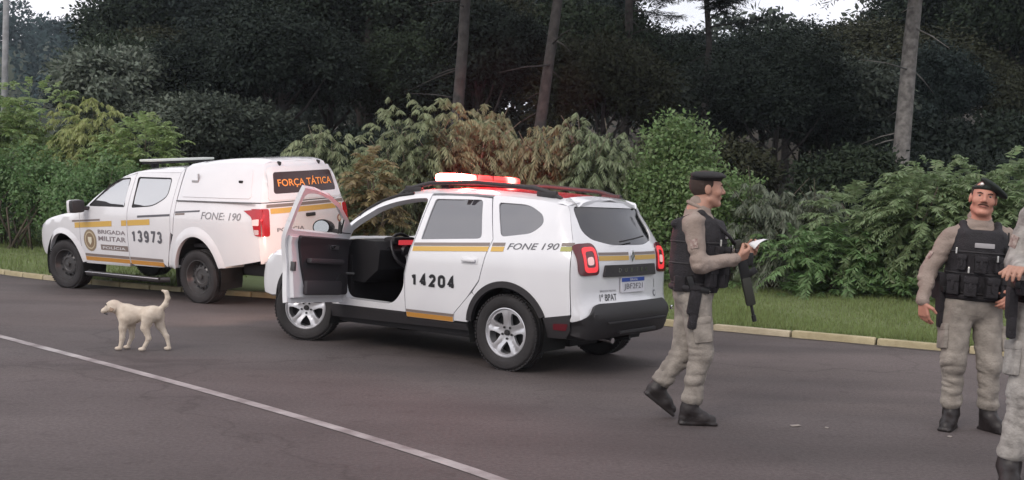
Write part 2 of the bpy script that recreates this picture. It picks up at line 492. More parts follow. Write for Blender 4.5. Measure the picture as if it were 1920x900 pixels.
# ================================================================== the setting
def asphalt():
    m = bpy.data.materials.new('asphalt'); m.use_nodes = True
    n, l = m.node_tree.nodes, m.node_tree.links; b = n['Principled BSDF']; b.inputs['Roughness'].default_value = .78
    b.inputs['Specular IOR Level'].default_value = .35
    tc = n.new('ShaderNodeTexCoord')
    mp = n.new('ShaderNodeMapping'); mp.inputs['Rotation'].default_value = (0, 0, R(36)); mp.inputs['Scale'].default_value = (.25, 1.3, 1)
    l.new(tc.outputs['Object'], mp.inputs[0])
    def noise(s, d, vec, a, c0, p, c1):
        z = n.new('ShaderNodeTexNoise'); z.inputs['Scale'].default_value = s; z.inputs['Detail'].default_value = d
        l.new(vec, z.inputs['Vector']); r = n.new('ShaderNodeValToRGB')
        r.color_ramp.elements[0].position = a; r.color_ramp.elements[0].color = (*c0, 1)
        r.color_ramp.elements[1].position = p; r.color_ramp.elements[1].color = (*c1, 1)
        l.new(z.outputs['Fac'], r.inputs[0]); return r.outputs[0], z
    base, _ = noise(.55, 6, tc.outputs['Object'], .3, (.092, .076, .076), .72, (.132, .112, .111))
    streak, _ = noise(.8, 5, mp.outputs[0], .32, (.70, .69, .68), .62, (1.06, 1.05, 1.04))
    grain, gz = noise(170, 3, tc.outputs['Object'], .3, (.72, .72, .72), .75, (1.25, 1.25, 1.25))
    spots, _ = noise(5.5, 4, tc.outputs['Object'], .28, (.62, .6, .58), .42, (1, 1, 1))
    def mul(a, c, f=1.0):
        x = n.new('ShaderNodeMix'); x.data_type = 'RGBA'; x.blend_type = 'MULTIPLY'; x.inputs[0].default_value = f
        l.new(a, x.inputs[6]); l.new(c, x.inputs[7]); return x.outputs[2]
    grit, _ = noise(38, 6, tc.outputs['Object'], .34, (.74, .73, .72), .66, (1.2, 1.2, 1.2))
    patch, _ = noise(.22, 3, mp.outputs[0], .46, (.80, .80, .81), .54, (1.06, 1.04, 1.02))
    c = mul(mul(mul(mul(mul(base, streak, .8), grain, .8), spots, .5), grit, .75), patch, .8)
    # cracks and seams
    vo = n.new('ShaderNodeTexVoronoi'); vo.feature = 'DISTANCE_TO_EDGE'; vo.inputs['Scale'].default_value = .16
    wz = n.new('ShaderNodeTexNoise'); wz.inputs['Scale'].default_value = 1.6; wz.inputs['Detail'].default_value = 6
    va = n.new('ShaderNodeVectorMath'); va.operation = 'MULTIPLY_ADD'; va.inputs[1].default_value = (1.3, 1.3, 0)
    l.new(tc.outputs['Object'], wz.inputs['Vector']); l.new(wz.outputs['Color'], va.inputs[0]); l.new(tc.outputs['Object'], va.inputs[2])
    l.new(va.outputs[0], vo.inputs['Vector'])
    rr = n.new('ShaderNodeValToRGB'); rr.color_ramp.elements[0].position = 0.0; rr.color_ramp.elements[0].color = (.55, .53, .52, 1)
    rr.color_ramp.elements[1].position = .006; rr.color_ramp.elements[1].color = (1, 1, 1, 1)
    l.new(vo.outputs['Distance'], rr.inputs[0]); c = mul(c, rr.outputs[0], .6)
    l.new(c, b.inputs['Base Color'])
    bp = n.new('ShaderNodeBump'); bp.inputs['Strength'].default_value = .5; bp.inputs['Distance'].default_value = .01
    l.new(gz.outputs['Fac'], bp.inputs['Height']); l.new(bp.outputs[0], b.inputs['Normal'])
    return m
ASPH = asphalt()
S = 500.0
rd = obj('road', [(-S, -S, 0), (S, -S, 0), (S, S, 0), (-S, S, 0)], [(0, 1, 2, 3)], ASPH, smooth=False)
rd['kind'] = 'structure'

# worn white line
line_mat = mat('worn_line_paint', (.19, .165, .165), .75, col2=(.40, .37, .37), vscale=4.5, bump=.3, bscale=120)
LP = chaikin([(-22, 26.5), (-12, 17.0), (-8.0, 13.1), (-5.12, 10.43), (-3.47, 8.96), (-2.21, 7.81), (-1.23, 6.87), (-.46, 6.08), (-.04, 5.61), (1.1, 4.2), (2.6, 2.2), (4.5, -.8)], 3, closed=False)
tg = np.gradient(LP, axis=0); tg /= np.linalg.norm(tg, axis=1, keepdims=True); nr = np.stack([-tg[:, 1], tg[:, 0]], 1)
wob = .046 + .004 * vnoise(np.c_[LP, 0 * LP[:, :1]], 2.0, 4)
A, B = LP + nr * wob[:, None], LP - nr * wob[:, None]
v = [(p[0], p[1], .004) for p in A] + [(p[0], p[1], .004) for p in B]; k = len(LP)
o = obj('road_line', v, [(i, i + k, i + k + 1, i + 1) for i in range(k - 1)], line_mat, smooth=False); o['kind'] = 'structure'

# kerb line, left to right
KP = chaikin([(-75, 66), (-40, 42.0), (-24, 30.0), (-14, 22.0), (-8.91, 18.1), (-7.4, 17.0), (-5.4, 16.0), (-2.4, 15.0), (.6, 14.1), (2.1, 13.45), (3.78, 12.48), (4.9, 11.88), (9, 9.6), (16, 6.0), (30, -1.0), (60, -14)], 3, closed=False)
kd = np.r_[0, np.cumsum(np.linalg.norm(np.diff(KP, axis=0), axis=1))]
KL = kd[-1]
def kerb_at(s):
    p = np.stack([np.interp(s, kd, KP[:, 0]), np.interp(s, kd, KP[:, 1])], -1)
    q = np.stack([np.interp(s + .3, kd, KP[:, 0]), np.interp(s + .3, kd, KP[:, 1])], -1) - np.stack([np.interp(s - .3, kd, KP[:, 0]), np.interp(s - .3, kd, KP[:, 1])], -1)
    q = q / np.linalg.norm(q, axis=-1, keepdims=True)
    return p, q, np.stack([-q[..., 1], q[..., 0]], -1)
def kerb_s(x, y):
    return float(kd[np.argmin((KP[:, 0] - x) ** 2 + (KP[:, 1] - y) ** 2)])
TPROF = ([0, .16, 1.5, 4, 8, 14, 22, 32, 45, 62, 85, 130, 220, 400], [.066, .072, .13, .22, .3, .4, .8, 2.0, 4.6, 8.4, 12, 14, 16, 16])
def ground_z(x, y):
    """height of the verge and the slope behind it"""
    d = np.sqrt(((np.stack([x, y], -1)[..., None, :] - KP) ** 2).sum(-1)).min(-1)
    return np.interp(d, *TPROF) + .05 * np.sin(x * .9 + y * .5) * np.clip(d / 6, 0, 1)
# verge and hillside: one sheet from the back of the kerb up the slope
ss = np.linspace(0, KL, 260)
tt = np.array([.15, .4, .8, 1.4, 2.2, 3.2, 4.5, 6, 8, 10.5, 13.5, 17, 21, 26, 32, 38, 45, 53, 62, 73, 85, 105, 130, 170, 220, 300, 390])
p, q, nn = kerb_at(ss)
nav = nn.copy()
for _ in range(60): nav[1:-1] = (nav[:-2] + nav[1:-1] * 2 + nav[2:]) / 4
nav /= np.linalg.norm(nav, axis=1, keepdims=True)
w = np.clip(tt / 12, 0, 1)[None, :, None]
dirs = nn[:, None] * (1 - w) + nav[:, None] * w
G = p[:, None] + dirs * tt[None, :, None]
gz = np.interp(tt, *TPROF)[None, :] + np.zeros((len(ss), 1))
gz = gz + (.05 * np.sin(G[..., 0] * .9 + G[..., 1] * .5)) * np.clip(tt / 6, 0, 1)[None] + 1.2 * vnoise(np.concatenate([G, 0 * G[..., :1]], -1).reshape(-1, 3), .06, 3).reshape(G.shape[:2]) * np.clip((tt - 20) / 30, 0, 1)[None]
V = np.concatenate([G, gz[..., None]], -1).reshape(-1, 3); nt = len(tt)
F = [(i * nt + j, (i + 1) * nt + j, (i + 1) * nt + j + 1, i * nt + j + 1) for i in range(len(ss) - 1) for j in range(nt - 1)]
turf = mat('turf', (.105, .135, .05), .95, col2=(.145, .18, .07), vscale=1.7, bump=.6, bscale=30)
o = obj('verge', V, F, turf); o['kind'] = 'structure'

# kerb: stones one by one
kerb_mat = mat('kerb_stone_paint', (.30, .255, .15), .88, col2=(.48, .42, .27), vscale=3.0, bump=.5, bscale=45)
kerb_mat2 = mat('kerb_stone_bare', (.32, .275, .19), .9, col2=(.46, .40, .29), vscale=3.5, bump=.5, bscale=45)
kb = bpy.data.objects.new('kerb', None); COL.objects.link(kb); kb['kind'] = 'structure'
def stone_mesh(L, m):
    b = MB(); b.box((0, .065, .006), (L - .022, .13, .15), bev=.024)
    return b.build('kerb_stone', m, kb, autos=40).data
_cache = {}
s = kerb_s(-24, 30); s_end = kerb_s(16, 6.0); i = 0
sb = kerb_s(-2.4, 15)
first = True
while s < s_end:
    L = .62 if s < sb else 1.0
    key = (L, i % 5 == 3)
    if key not in _cache:
        me = stone_mesh(L, kerb_mat2 if key[1] else kerb_mat); _cache[key] = me; ob = COL.objects[[x.name for x in COL.objects if x.type == 'MESH' and x.data == me][0]]
    else: ob = link_mesh('kerb_stone', _cache[key], None, kb)
    pp, qq, _n = kerb_at(np.array(s + L / 2))
    ob.location = (pp[0], pp[1], random.uniform(-.006, .006))
    ob.rotation_euler = (random.uniform(-.02, .02), random.uniform(-.006, .006), math.atan2(qq[1], qq[0]) + random.uniform(-.006, .006))
    s += L; i += 1

# gutter dirt along the kerb foot, grass blades on the verge
gm = mat('gutter_dirt', (.050, .042, .036), .95, col2=(.080, .068, .058), vscale=6)
ss = np.arange(kerb_s(-24, 30), kerb_s(16, 6.0), .25); p, q, nn = kerb_at(ss)
wd = .10 + .07 * vnoise(np.c_[p, 0 * p[:, :1]], 1.3, 5) + .03 * RNG.standard_normal(len(ss))
a = p + nn * .02; b2 = p - nn * np.clip(wd, .03, .3)[:, None]; k = len(ss)
o = obj('gutter', [(x[0], x[1], .004) for x in a] + [(x[0], x[1], .004) for x in b2], [(i, i + k, i + k + 1, i + 1) for i in range(k - 1)], gm, smooth=False); o['kind'] = 'structure'

def blades(n, s0, s1, t0, t1, h, wd, seed):
    r = np.random.default_rng(seed)
    s = r.uniform(s0, s1, n); t = t0 + (t1 - t0) * r.random(n) ** 1.3
    p, q, nn = kerb_at(s); P = p + nn * t[:, None]
    z = np.interp(t, *TPROF) + .05 * np.sin(P[:, 0] * .9 + P[:, 1] * .5) * np.clip(t / 6, 0, 1) - .01
    a = r.uniform(0, 6.283, n); hh = h * (.45 + .9 * r.random(n)) * (1 + .5 * vnoise(np.c_[P, 0 * z], .9, 9))
    lean = r.normal(0, .35, (n, 2)) * hh[:, None]
    B0 = np.c_[P[:, 0] - np.cos(a) * wd, P[:, 1] - np.sin(a) * wd, z]; B1 = np.c_[P[:, 0] + np.cos(a) * wd, P[:, 1] + np.sin(a) * wd, z]
    T = np.c_[P + lean, z + hh]
    V = np.stack([B0, B1, T], 1).reshape(-1, 3)
    return V, np.arange(3 * n).reshape(-1, 3)
gmat = mat('grass_blade', (.175, .225, .080), .8, island=.30, trans=.35)
V1, F1 = blades(60000, kerb_s(-1, 14.6), kerb_s(9, 9.6), .14, 4.5, .075, .006, 1)
V2, F2 = blades(40000, kerb_s(-22, 28), kerb_s(-5, 15.8), .14, 9, .09, .008, 2)
o = obj('grass', np.vstack([V1, V2]), np.vstack([F1, F2 + len(V1)]), gmat, smooth=False)
o['kind'] = 'stuff'; o['label'] = 'short green grass growing on the verge behind the kerb'
# ================================================================== shared vehicle materials
WHITE = mat('white_paint', (.67, .675, .70), .22, coat=.9, col2=(.71, .715, .735), vscale=3.0, bump=.02, bscale=3)
BLACKP = mat('black_plastic', (.022, .02, .022), .55, bump=.25, bscale=220)
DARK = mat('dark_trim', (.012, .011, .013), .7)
RUBBER = mat('tyre_rubber', (.021, .019, .02), .8, bump=.3, bscale=60, var=.25, vscale=6)
ALLOY = mat('alloy', (.60, .60, .62), .32, metal=.75)
STEELK = mat('black_steel', (.075, .073, .074), .38, metal=.3)
CHROME = mat('chrome', (.75, .75, .77), .15, metal=1.0)
TINT = mat('tinted_glass', (.020, .018, .024), .03, ior=2.9)
REFG = mat('bright_glass', (.16, .165, .17), .03, ior=6.5)
CLEAR = glass_mat('clear_glass', (.80, .80, .78), .05)
GREYB = mat('grey_brown_stripe', (.20, .165, .15), .5)
YELL = mat('ochre_stripe', (.58, .37, .09), .45)
YELL2 = mat('orange_stripe', (.50, .24, .05), .45)
INK = mat('black_lettering', (.015, .015, .018), .5)
INKG = mat('grey_lettering', (.10, .10, .115), .5)
REDG = mat('red_lens', (.36, .012, .02), .12, coat=.5)
REDD = mat('dark_red_lens', (.10, .006, .012), .15, coat=.5)
REDL = mat('lit_red_lens', (.6, .03, .04), .2, emit=(1, .05, .06), estr=.55)
PINKL = mat('lit_pale_lens', (.7, .45, .45), .25, emit=(1, .55, .5), estr=.35)
SEATM = mat('seat_cloth', (.018, .016, .019), .9, bump=.4, bscale=90)
REDROOF = mat('red_roof_film', (.50, .02, .035), .25, coat=.5)
PLATEB = mat('plate_blue', (.02, .06, .30), .4)
PLATEW = mat('plate_white', (.62, .62, .66), .4)
LINER = mat('arch_liner', (.008, .008, .008), .9)

def wheel_meshes(kind, r_out, width, r_rim):
    """tyre and rim, axle along Y, outer side +Y"""
    h = width / 2; s = r_out - r_rim
    pr = [(r_rim + .004, -h * .86), (r_rim + s * .4, -h), (r_rim + s * .8, -h * .98), (r_out - .012, -h * .84), (r_out - .002, -h * .68)]
    for c in (-.42, 0, .42):
        g = h * c; pr += [(r_out, g - .012), (r_out - .008, g - .008), (r_out - .008, g + .008), (r_out, g + .012)]
    pr += [(r_out - .002, h * .68), (r_out - .012, h * .84), (r_rim + s * .8, h * .98), (r_rim + s * .74, h * 1.01), (r_rim + s * .4, h), (r_rim + s * .12, h * .92), (r_rim + .003, h * .82), (r_rim - .006, h * .74)]
    ty = MB().lathe(pr, 64)
    nb = 60                                                        # shoulder tread blocks
    for k in range(nb):
        a = 2 * math.pi * k / nb
        for sd in (-1, 1):
            M = Matrix.Rotation(-a, 3, 'Y')
            ty.box(M @ Vector((r_out - .002, sd * h * .74, 0)), (.012, h * .30, r_out * 2 * math.pi / nb * .62), M)
    rm = MB()
    if kind == 'alloy':
        rm.lathe([(r_rim + .003, h * .80), (r_rim + .004, h * .86), (r_rim - .004, h * .88), (r_rim - .012, h * .80), (r_rim - .018, h * .45), (r_rim - .03, -h * .2), (r_rim - .03, -h * .8)], 64)
        Ro = r_rim - .010; holes = []
        for k in range(5):
            a0 = R(90 + 36 + 72 * k)
            def pt(r, d): return (r * math.cos(a0 + R(d)), r * math.sin(a0 + R(d)))
            holes.append(fillet([(*pt(Ro * .36, 0), .012), (*pt(Ro * .66, -19), .02), (*pt(Ro * .90, -19.5), .02), (*pt(Ro * .92, 0), 0), (*pt(Ro * .90, 19.5), .02), (*pt(Ro * .66, 19), .02)], 3))
        P, T = mesh2d([(Ro * math.cos(t), Ro * math.sin(t)) for t in np.linspace(0, 2 * math.pi, 56)[:-1]], holes, .022)
        rr = np.hypot(P[:, 0], P[:, 1]); ang = np.arctan2(P[:, 1], P[:, 0])
        rib = np.abs(((np.degrees(ang) - 90) + 36) % 72 - 36)
        y = h * .52 + .022 * smoothstep(.02, .19, rr) - .010 * smoothstep(9, 0, rib) * smoothstep(.05, .09, rr)
        A = np.c_[P[:, 0], y, P[:, 1]]; B = A - np.array([0, .028, 0]); n = len(A); E = {}
        for t in T:
            for i in range(3): E[(int(t[i]), int(t[(i + 1) % 3]))] = 1
        rim = [e for e in E if (e[1], e[0]) not in E]
        rm.add(np.vstack([A, B]), [tuple(map(int, t)) for t in T] + [(a, b, b + n, a + n) for a, b in rim])
        dark = MB().lathe([(0, -h * .1), (r_rim - .032, -h * .1)], 40).lathe([(.028, h * .62), (.026, h * .70), (0, h * .72)], 20)
        for k in range(5):
            a = R(90 + 72 * k + 36); dark.lathe([(.011, h * .60), (.011, h * .66), (0, h * .66)], 8, c=(.055 * math.cos(a), 0, .055 * math.sin(a)))
        rmat = ALLOY
    else:
        rm.lathe([(r_rim + .003, h * .80), (r_rim + .005, h * .88), (r_rim - .006, h * .88), (r_rim - .014, h * .7), (r_rim - .03, h * .25), (r_rim - .045, h * .12), (r_rim * .72, h * .18), (r_rim * .60, h * .40), (r_rim * .44, h * .44), (r_rim * .40, h * .36), (r_rim * .30, h * .36), (.036, h * .38), (.034, h * .62), (0, h * .66)], 56)
        dark = MB()
        for k in range(12):
            a = 2 * math.pi * k / 12; M = Matrix.Rotation(-a, 3, 'Y')
            dark.box(M @ Vector((r_rim * .66, h * .31, 0)), (.042, .03, .030), M, .008)
        rmat = STEELK
    T_ = ty.build('tyre', RUBBER, None, autos=40); Rm = rm.build('rim', rmat, None, autos=35); D = dark.build('hub_cap', DARK if kind == 'alloy' else CHROME, None, autos=35)
    D['kind'] = 'stuff'
    if kind != 'alloy':
        D.data.materials.clear(); D.data.materials.append(DARK)
    return T_, Rm, D

def add_wheels(root, proto, spots):
    first = True
    for (x, y, z, steer) in spots:
        w = bpy.data.objects.new('wheel', None); COL.objects.link(w); w.parent = root; w.empty_display_size = .1
        w.location = (x, y, z); w.rotation_euler = (0, 0, R(steer) + (0 if y > 0 else math.pi))
        for o in proto:
            if first: c = o
            else: c = o.copy(); COL.objects.link(c)
            c.parent = w
        first = False

# ================================================================== white sport utility patrol car, driver's door open
suv = thing('patrol_car', 'white patrol car numbered 14204 with driver door open and red roof lights lit', 'car', (.482, 10.048, 0), 2.507, 'police vehicles by the kerb')
H = Hull(
    prof=[(-.36, 1.60), (0, 1.635), (.5, 1.66), (.95, 1.665), (1.35, 1.65), (1.62, 1.61), (1.82, 1.54), (2.1, 1.385), (2.4, 1.195), (2.57, 1.09), (2.72, 1.062), (3.1, 1.02), (3.33, .96), (3.46, .87), (3.51, .74), (3.52, .56), (3.49, .40), (3.42, .28), (3.2, .24),
          (-.5, .28), (-.74, .33), (-.83, .40), (-.85, .50), (-.845, .60), (-.81, .66), (-.79, .74), (-.785, .98), (-.775, 1.10), (-.74, 1.19), (-.62, 1.38), (-.535, 1.50), (-.53, 1.56), (-.48, 1.585)],
    wz=[(.1, .76), (.30, .83), (.42, .872), (.55, .890), (.75, .903), (.95, .907), (1.05, .897), (1.13, .862), (1.2, .832), (1.4, .745), (1.55, .665), (1.62, .62), (1.75, .54)],
    cr=.13, cf=.16, crown=.08, xr=.05, xf=2.55, taper_r=.13, taper_f=.14, k=.07)
RE = [(-.47, 1.505), (-.2, 1.55), (.2, 1.578), (.6, 1.592), (1.0, 1.592), (1.3, 1.578), (1.55, 1.545), (1.75, 1.485), (2.0, 1.355), (2.2, 1.24), (2.42, 1.115)]
HE = [(2.42, 1.115), (2.60, 1.02), (3.0, .965), (3.28, .895), (3.38, .82)]
XE = [(.42, -.60), (.56, -.66), (.64, -.66), (.75, -.655), (.9, -.65), (1.05, -.645), (1.2, -.615), (1.35, -.545), (1.505, -.47)]
def re_z(x): return float(np.interp(x, [a for a, _ in RE], [b for _, b in RE]))
def re_part(x0, x1, n=14): return [(x, re_z(x)) for x in np.linspace(x0, x1, n)]
ARC_R = .448
rd_front = [(1.205, .80), (1.128, 1.12), (1.098, 1.575)]
for sg in (1, -1):
    s = dict(sg=sg)
    # front wing
    panel(H, 'front_wing', WHITE, suv, 'side', [(2.118, .43), (2.23, .43)] + arc(2.674, .36, ARC_R, 170, 12, 22) + [(3.22, .44), (3.38, .46), (3.40, .64), (3.39, .78)] + HE[::-1] + [(2.15, 1.125), (2.118, .9)], **s)
    # side frame round the front door: sill, pillars and roof rail
    hole = fillet([(2.04, .50, .10), (1.36, .49, .16), (1.222, .66, .08), (1.215, .80), (1.14, 1.12), (1.125, 1.54, .05), (1.30, 1.535, .1), (1.56, 1.49, .1), (1.75, 1.425), (1.98, 1.285), (2.09, 1.185, .05), (2.095, .9)], 5)
    panel(H, 'side_frame', WHITE, suv, 'side', [(2.110, .43), (1.21, .43), (1.213, .80), (1.136, 1.12), (1.106, 1.583)] + [(x, re_z(x)) for x in np.linspace(1.106, 2.42, 16)] + [(2.16, 1.14), (2.11, 1.10)], [hole], thick=.07, **s)
    # rear door and its window
    rwin = fillet([(1.035, 1.535, .03), (.455, 1.54, .04), (.325, 1.18, .05), (1.055, 1.14, .02)], 4)
    rdoor = [(1.203, .385), (1.203, .80), (1.126, 1.12), (1.096, 1.565), (.9, 1.57), (.6, 1.569), (.358, 1.555), (.198, 1.178), (.262, .93), (.30, .80), (.44, .63), (.60, .47), (.615, .385)]
    panel(H, 'rear_door', WHITE, suv, 'side', rdoor, [rwin], **s)
    panel(H, 'rear_door_window', TINT, suv, 'side', fillet([(1.045, 1.545, .03), (.447, 1.55, .04), (.315, 1.172, .05), (1.065, 1.132, .02)], 4), off=-.012, thick=.004, **s)
    fr = MB()
    # rear quarter with wheel arch and glass
    qwin = fillet([(.262, 1.52, .04), (-.10, 1.507, .10), (-.27, 1.42, .08), (-.305, 1.34, .06), (-.21, 1.25, .06), (.115, 1.205, .05)], 5)
    quarter = [(.348, 1.563), (.190, 1.178), (.254, .93), (.292, .80), (.432, .622), (.45, .50)]
    quarter = [(.348, 1.563), (.190, 1.178), (.254, .93), (.292, .79), (.37, .69)] + arc(0, .36, ARC_R, 41, 160, 20) + [(-.42, .52), (-.66, .56)] + [(x, z) for z, x in XE[2:]] + re_part(-.47, .34, 10)
    panel(H, 'rear_quarter', WHITE, suv, 'side', quarter, [qwin], **s)
    # piece between the door's slanted edge and the arch
    panel(H, 'wheel_arch_corner', WHITE, suv, 'side', [(.378, .68), (.438, .622), (.592, .47), (.606, .40), (.446, .40)] + arc(0, .36, ARC_R, 6, 40, 8), **s)
    panel(H, 'quarter_window', TINT, suv, 'side', fillet([(.27, 1.528, .04), (-.10, 1.515, .10), (-.275, 1.425, .08), (-.313, 1.34, .06), (-.21, 1.242, .06), (.105, 1.197, .05)], 5), off=-.012, thick=.004, **s)
    # black cladding
    panel(H, 'sill_cladding', BLACKP, suv, 'side', [(2.25, .30), (.43, .325), (.46, .378), (1.20, .378), (1.215, .424), (2.235, .424)], off=.012, thick=.06, **s)
    for cx, a0, a1 in ((0, 158, 8), (2.674, 172, 6)):
        panel(H, 'arch_trim', BLACKP, suv, 'side', arc(cx, .36, .452, a0, a1, 26) + arc(cx, .36, .395, a1, a0, 26), off=.014, thick=.05, **s)
    panel(H, 'bumper_side', BLACKP, suv, 'side', [(-.43, .345), (-.40, .515), (-.66, .555), (-.655, .42), (-.60, .345)], off=.006, thick=.04, **s)
    panel(H, 'reflector', REDD, suv, 'side', fillet([(-.50, .42, .01), (-.50, .475, .02), (-.64, .48, .01), (-.62, .42, .01)], 3), off=.012, thick=.01, **s)
    # stripes of the livery
    def stripe(x0, x1, lo, hi, m, name):
        xs = np.linspace(x0, x1, 10); zz = lambda x: 1.112 - .046 * x
        band(H, name, m, suv, 'side', [(x, zz(x) + lo) for x in xs] + [(x, zz(x) + hi) for x in xs[::-1]], sg=sg)
    for x0, x1 in ((1.12, .215), (.183, .04)):
        stripe(x0, x1, .016, .046, GREYB, 'grey_stripe'); stripe(x0, x1, -.034, .010, YELL, 'ochre_stripe')
    stripe(-.535, -.635, .016, .044, GREYB, 'grey_stripe'); stripe(-.535, -.635, -.030, .010, mat('olive_stripe', (.33, .33, .10), .5), 'ochre_stripe')
    band(H, 'grey_stripe', GREYB, suv, 'side', [(1.198, .437), (.61, .437), (.60, .462), (1.198, .462)], sg=sg)
    band(H, 'orange_stripe', YELL2, suv, 'side', [(1.198, .388), (.618, .388), (.612, .434), (1.198, .434)], sg=sg)
    if sg == 1:
        numerals(H, '14204', INK, suv, 'side', (1.138, .570, .690, .825), pen=.031, gap=.09, sg=sg)
        lettering(H, 'FONE 190', INKG, suv, 'side', (.005, -.515, 1.095, 1.152), bold=.004, shear=.22, sg=sg, name='lettering', slope=.024)
    else:
        numerals(H, '14204', INK, suv, 'side', (.570, 1.138, .690, .825), pen=.031, gap=.09, sg=sg)
    hb = MB(); yy = float(H.solve('side', [.41], [.98])[0][1]) * sg
    hb.box((.41, yy + sg * .022, .978), (.16, .022, .028), bev=.010).box((.41, yy - sg * .004, .972), (.20, .02, .06), bev=.009)
    hb.build('door_handle', WHITE, suv, autos=40)
    # rear light cluster
    panel(H, 'tail_light', REDD, suv, 'rear', fillet([(sg * .525, .905, .05), (sg * .785, .90, .06), (sg * .795, 1.17, .07), (sg * .55, 1.185, .07)], 5), off=.014, thick=.03, res=.03)
    tl = COL.objects[-1] if False else [o for o in COL.objects if o.name.startswith('tail_light')][-1]
    ring_o = fillet([(sg * .545, .93, .05), (sg * .715, .925, .05), (sg * .735, 1.14, .05), (sg * .565, 1.15, .05)], 5)
    ring_i = fillet([(sg * .575, .972, .03), (sg * .69, .97, .03), (sg * .70, 1.105, .03), (sg * .59, 1.115, .03)], 5)
    panel(H, 'light_ring', REDL, tl, 'rear', ring_o, [ring_i], off=.018, thick=.008, res=.025)
    panel(H, 'lamp', PINKL, tl, 'rear', fillet([(sg * .60, .995, .025), (sg * .675, .99, .025), (sg * .68, 1.06, .03), (sg * .605, 1.065, .03)], 4), off=.020, thick=.008, res=.03)
    # head lamp
    panel(H, 'head_lamp', mat('headlamp_glass', (.5, .5, .48), .1, emit=(1, .86, .62), estr=2.2), suv, 'front', fillet([(sg * .42, .72, .03), (sg * .72, .74, .04), (sg * .75, .88, .05), (sg * .46, .86, .04)], 4), off=.012, thick=.02, res=.05)
# wheel-arch liners
for cx in (0, 2.674):
    for sg in (1, -1):
        lb = MB()
        A = [(cx + .43 * math.cos(t), .36 + .43 * math.sin(t)) for t in np.linspace(-.35, math.pi + .35, 20)]
        v = [(x, sg * .865, z) for x, z in A] + [(x, sg * .50, z) for x, z in A]; n = len(A)
        lb.add(v, [(i, i + 1, i + 1 + n, i + n) for i in range(n - 1)] + [tuple(range(n, 2 * n))])
        lb.build('arch_liner', LINER, suv)
ub = MB(); ub.box((1.35, 0, .30), (1.75, 1.56, .12), bev=.04).box((-.58, 0, .42), (.34, 1.40, .20), bev=.05).box((1.3, 0, .24), (3.2, .5, .10), bev=.03).box((3.1, 0, .33), (.5, 1.3, .14), bev=.05)
ub.box((0, 0, .36), (.12, 1.3, .12), bev=.03).tube([(2.0, -.2, .24), (.6, -.22, .22), (-.3, -.35, .24), (-.55, -.42, .26)], .03)
ub.build('underbody', DARK, suv, autos=40)
MB().tube([(-.60, .30, .325), (-.80, .32, .31)], .026, 12).build('exhaust_pipe', CHROME, suv, autos=50)
# roof, windscreen, bonnet
def e3(pts): return H.edge('side', pts)
roofx = re_part(-.47, 1.74, 22); E1 = e3(roofx)
roof_poly = [(p[0], p[1]) for p in E1] + [(1.80, .40), (1.825, 0), (1.80, -.40)] + [(p[0], -p[1]) for p in E1[::-1]] + [(-.505, -.40), (-.515, 0), (-.505, .40)]
panel(H, 'roof', WHITE, suv, 'top', roof_poly, res=.08)
rp = [(-.28, .47), (1.55, .47), (1.55, -.47), (-.28, -.47)]
panel(H, 'roof_film', REDROOF, suv, 'top', fillet([(-.44, .50, .10), (1.60, .47, .1), (1.60, -.47, .1), (-.44, -.50, .10)], 5), off=.003, thick=.002, res=.08)
WSX = [(x, re_z(x)) for x in np.linspace(1.76, 2.40, 10)]; E2 = e3(WSX)
ws = [(p[0], p[1] - .015) for p in E2] + [(2.50, .45), (2.535, 0), (2.50, -.45)] + [(p[0], -p[1] + .015) for p in E2[::-1]] + [(1.825, -.40), (1.85, 0), (1.825, .40)]
panel(H, 'windscreen', CLEAR, suv, 'top', ws, off=-.006, thick=.004, res=.08)
E3 = e3(HE)
bon = [(p[0] + .004, p[1] - .006) for p in E3] + [(3.46, .35), (3.475, 0), (3.46, -.35)] + [(p[0] + .004, -p[1] + .006) for p in E3[::-1]] + [(2.52, -.45), (2.56, 0), (2.52, .45)]
H.zmid = .6
panel(H, 'bonnet', WHITE, suv, 'top', bon, res=.08)
H.zmid = .9
# front face
FE = H.edge('side', [(3.38, .46), (3.40, .64), (3.39, .78), (3.38, .82)])
ff = [(p[1], p[2]) for p in FE] + [(.35, .875), (0, .89), (-.35, .875)] + [(-p[1], p[2]) for p in FE[::-1]] + [(-.6, .40), (0, .385), (.6, .40)]
panel(H, 'front_bumper', WHITE, suv, 'front', ff, res=.07)
panel(H, 'grille', DARK, suv, 'front', fillet([(-.40, .70, .05), (.40, .70, .05), (.43, .85, .05), (-.43, .85, .05)], 4), off=.008, thick=.02)
panel(H, 'lower_grille', BLACKP, suv, 'front', fillet([(-.62, .40, .05), (.62, .40, .05), (.66, .56, .05), (-.66, .56, .05)], 4), off=.02, thick=.04)
# tailgate
XEz = np.array([a for a, _ in XE]); XEx = np.array([b for _, b in XE])
zs = np.linspace(.50, 1.505, 22); ed = H.edge('side', np.c_[np.interp(zs, XEz, XEx), zs])
tg_poly = [(p[1] - .003, p[2]) for p in ed] + [(.40, 1.545), (0, 1.555), (-.40, 1.545)] + [(-p[1] + .003, p[2]) for p in ed[::-1]] + [(0, .50)]
def sym(pts): return pts + [(-a[0],) + tuple(a[1:]) for a in pts[::-1]]
win = fillet(sym([(.30, 1.165, .10), (.545, 1.215, .06), (.615, 1.285, .05), (.570, 1.505, .04)]), 5)
panel(H, 'tailgate', WHITE, suv, 'rear', tg_poly, [win], res=.05)
panel(H, 'rear_window', mat('rear_glass', (.012, .011, .014), .02, ior=1.75), suv, 'rear', fillet(sym([(.31, 1.155, .10), (.555, 1.205, .06), (.625, 1.28, .05), (.578, 1.515, .04)]), 5), off=-.010, thick=.004)
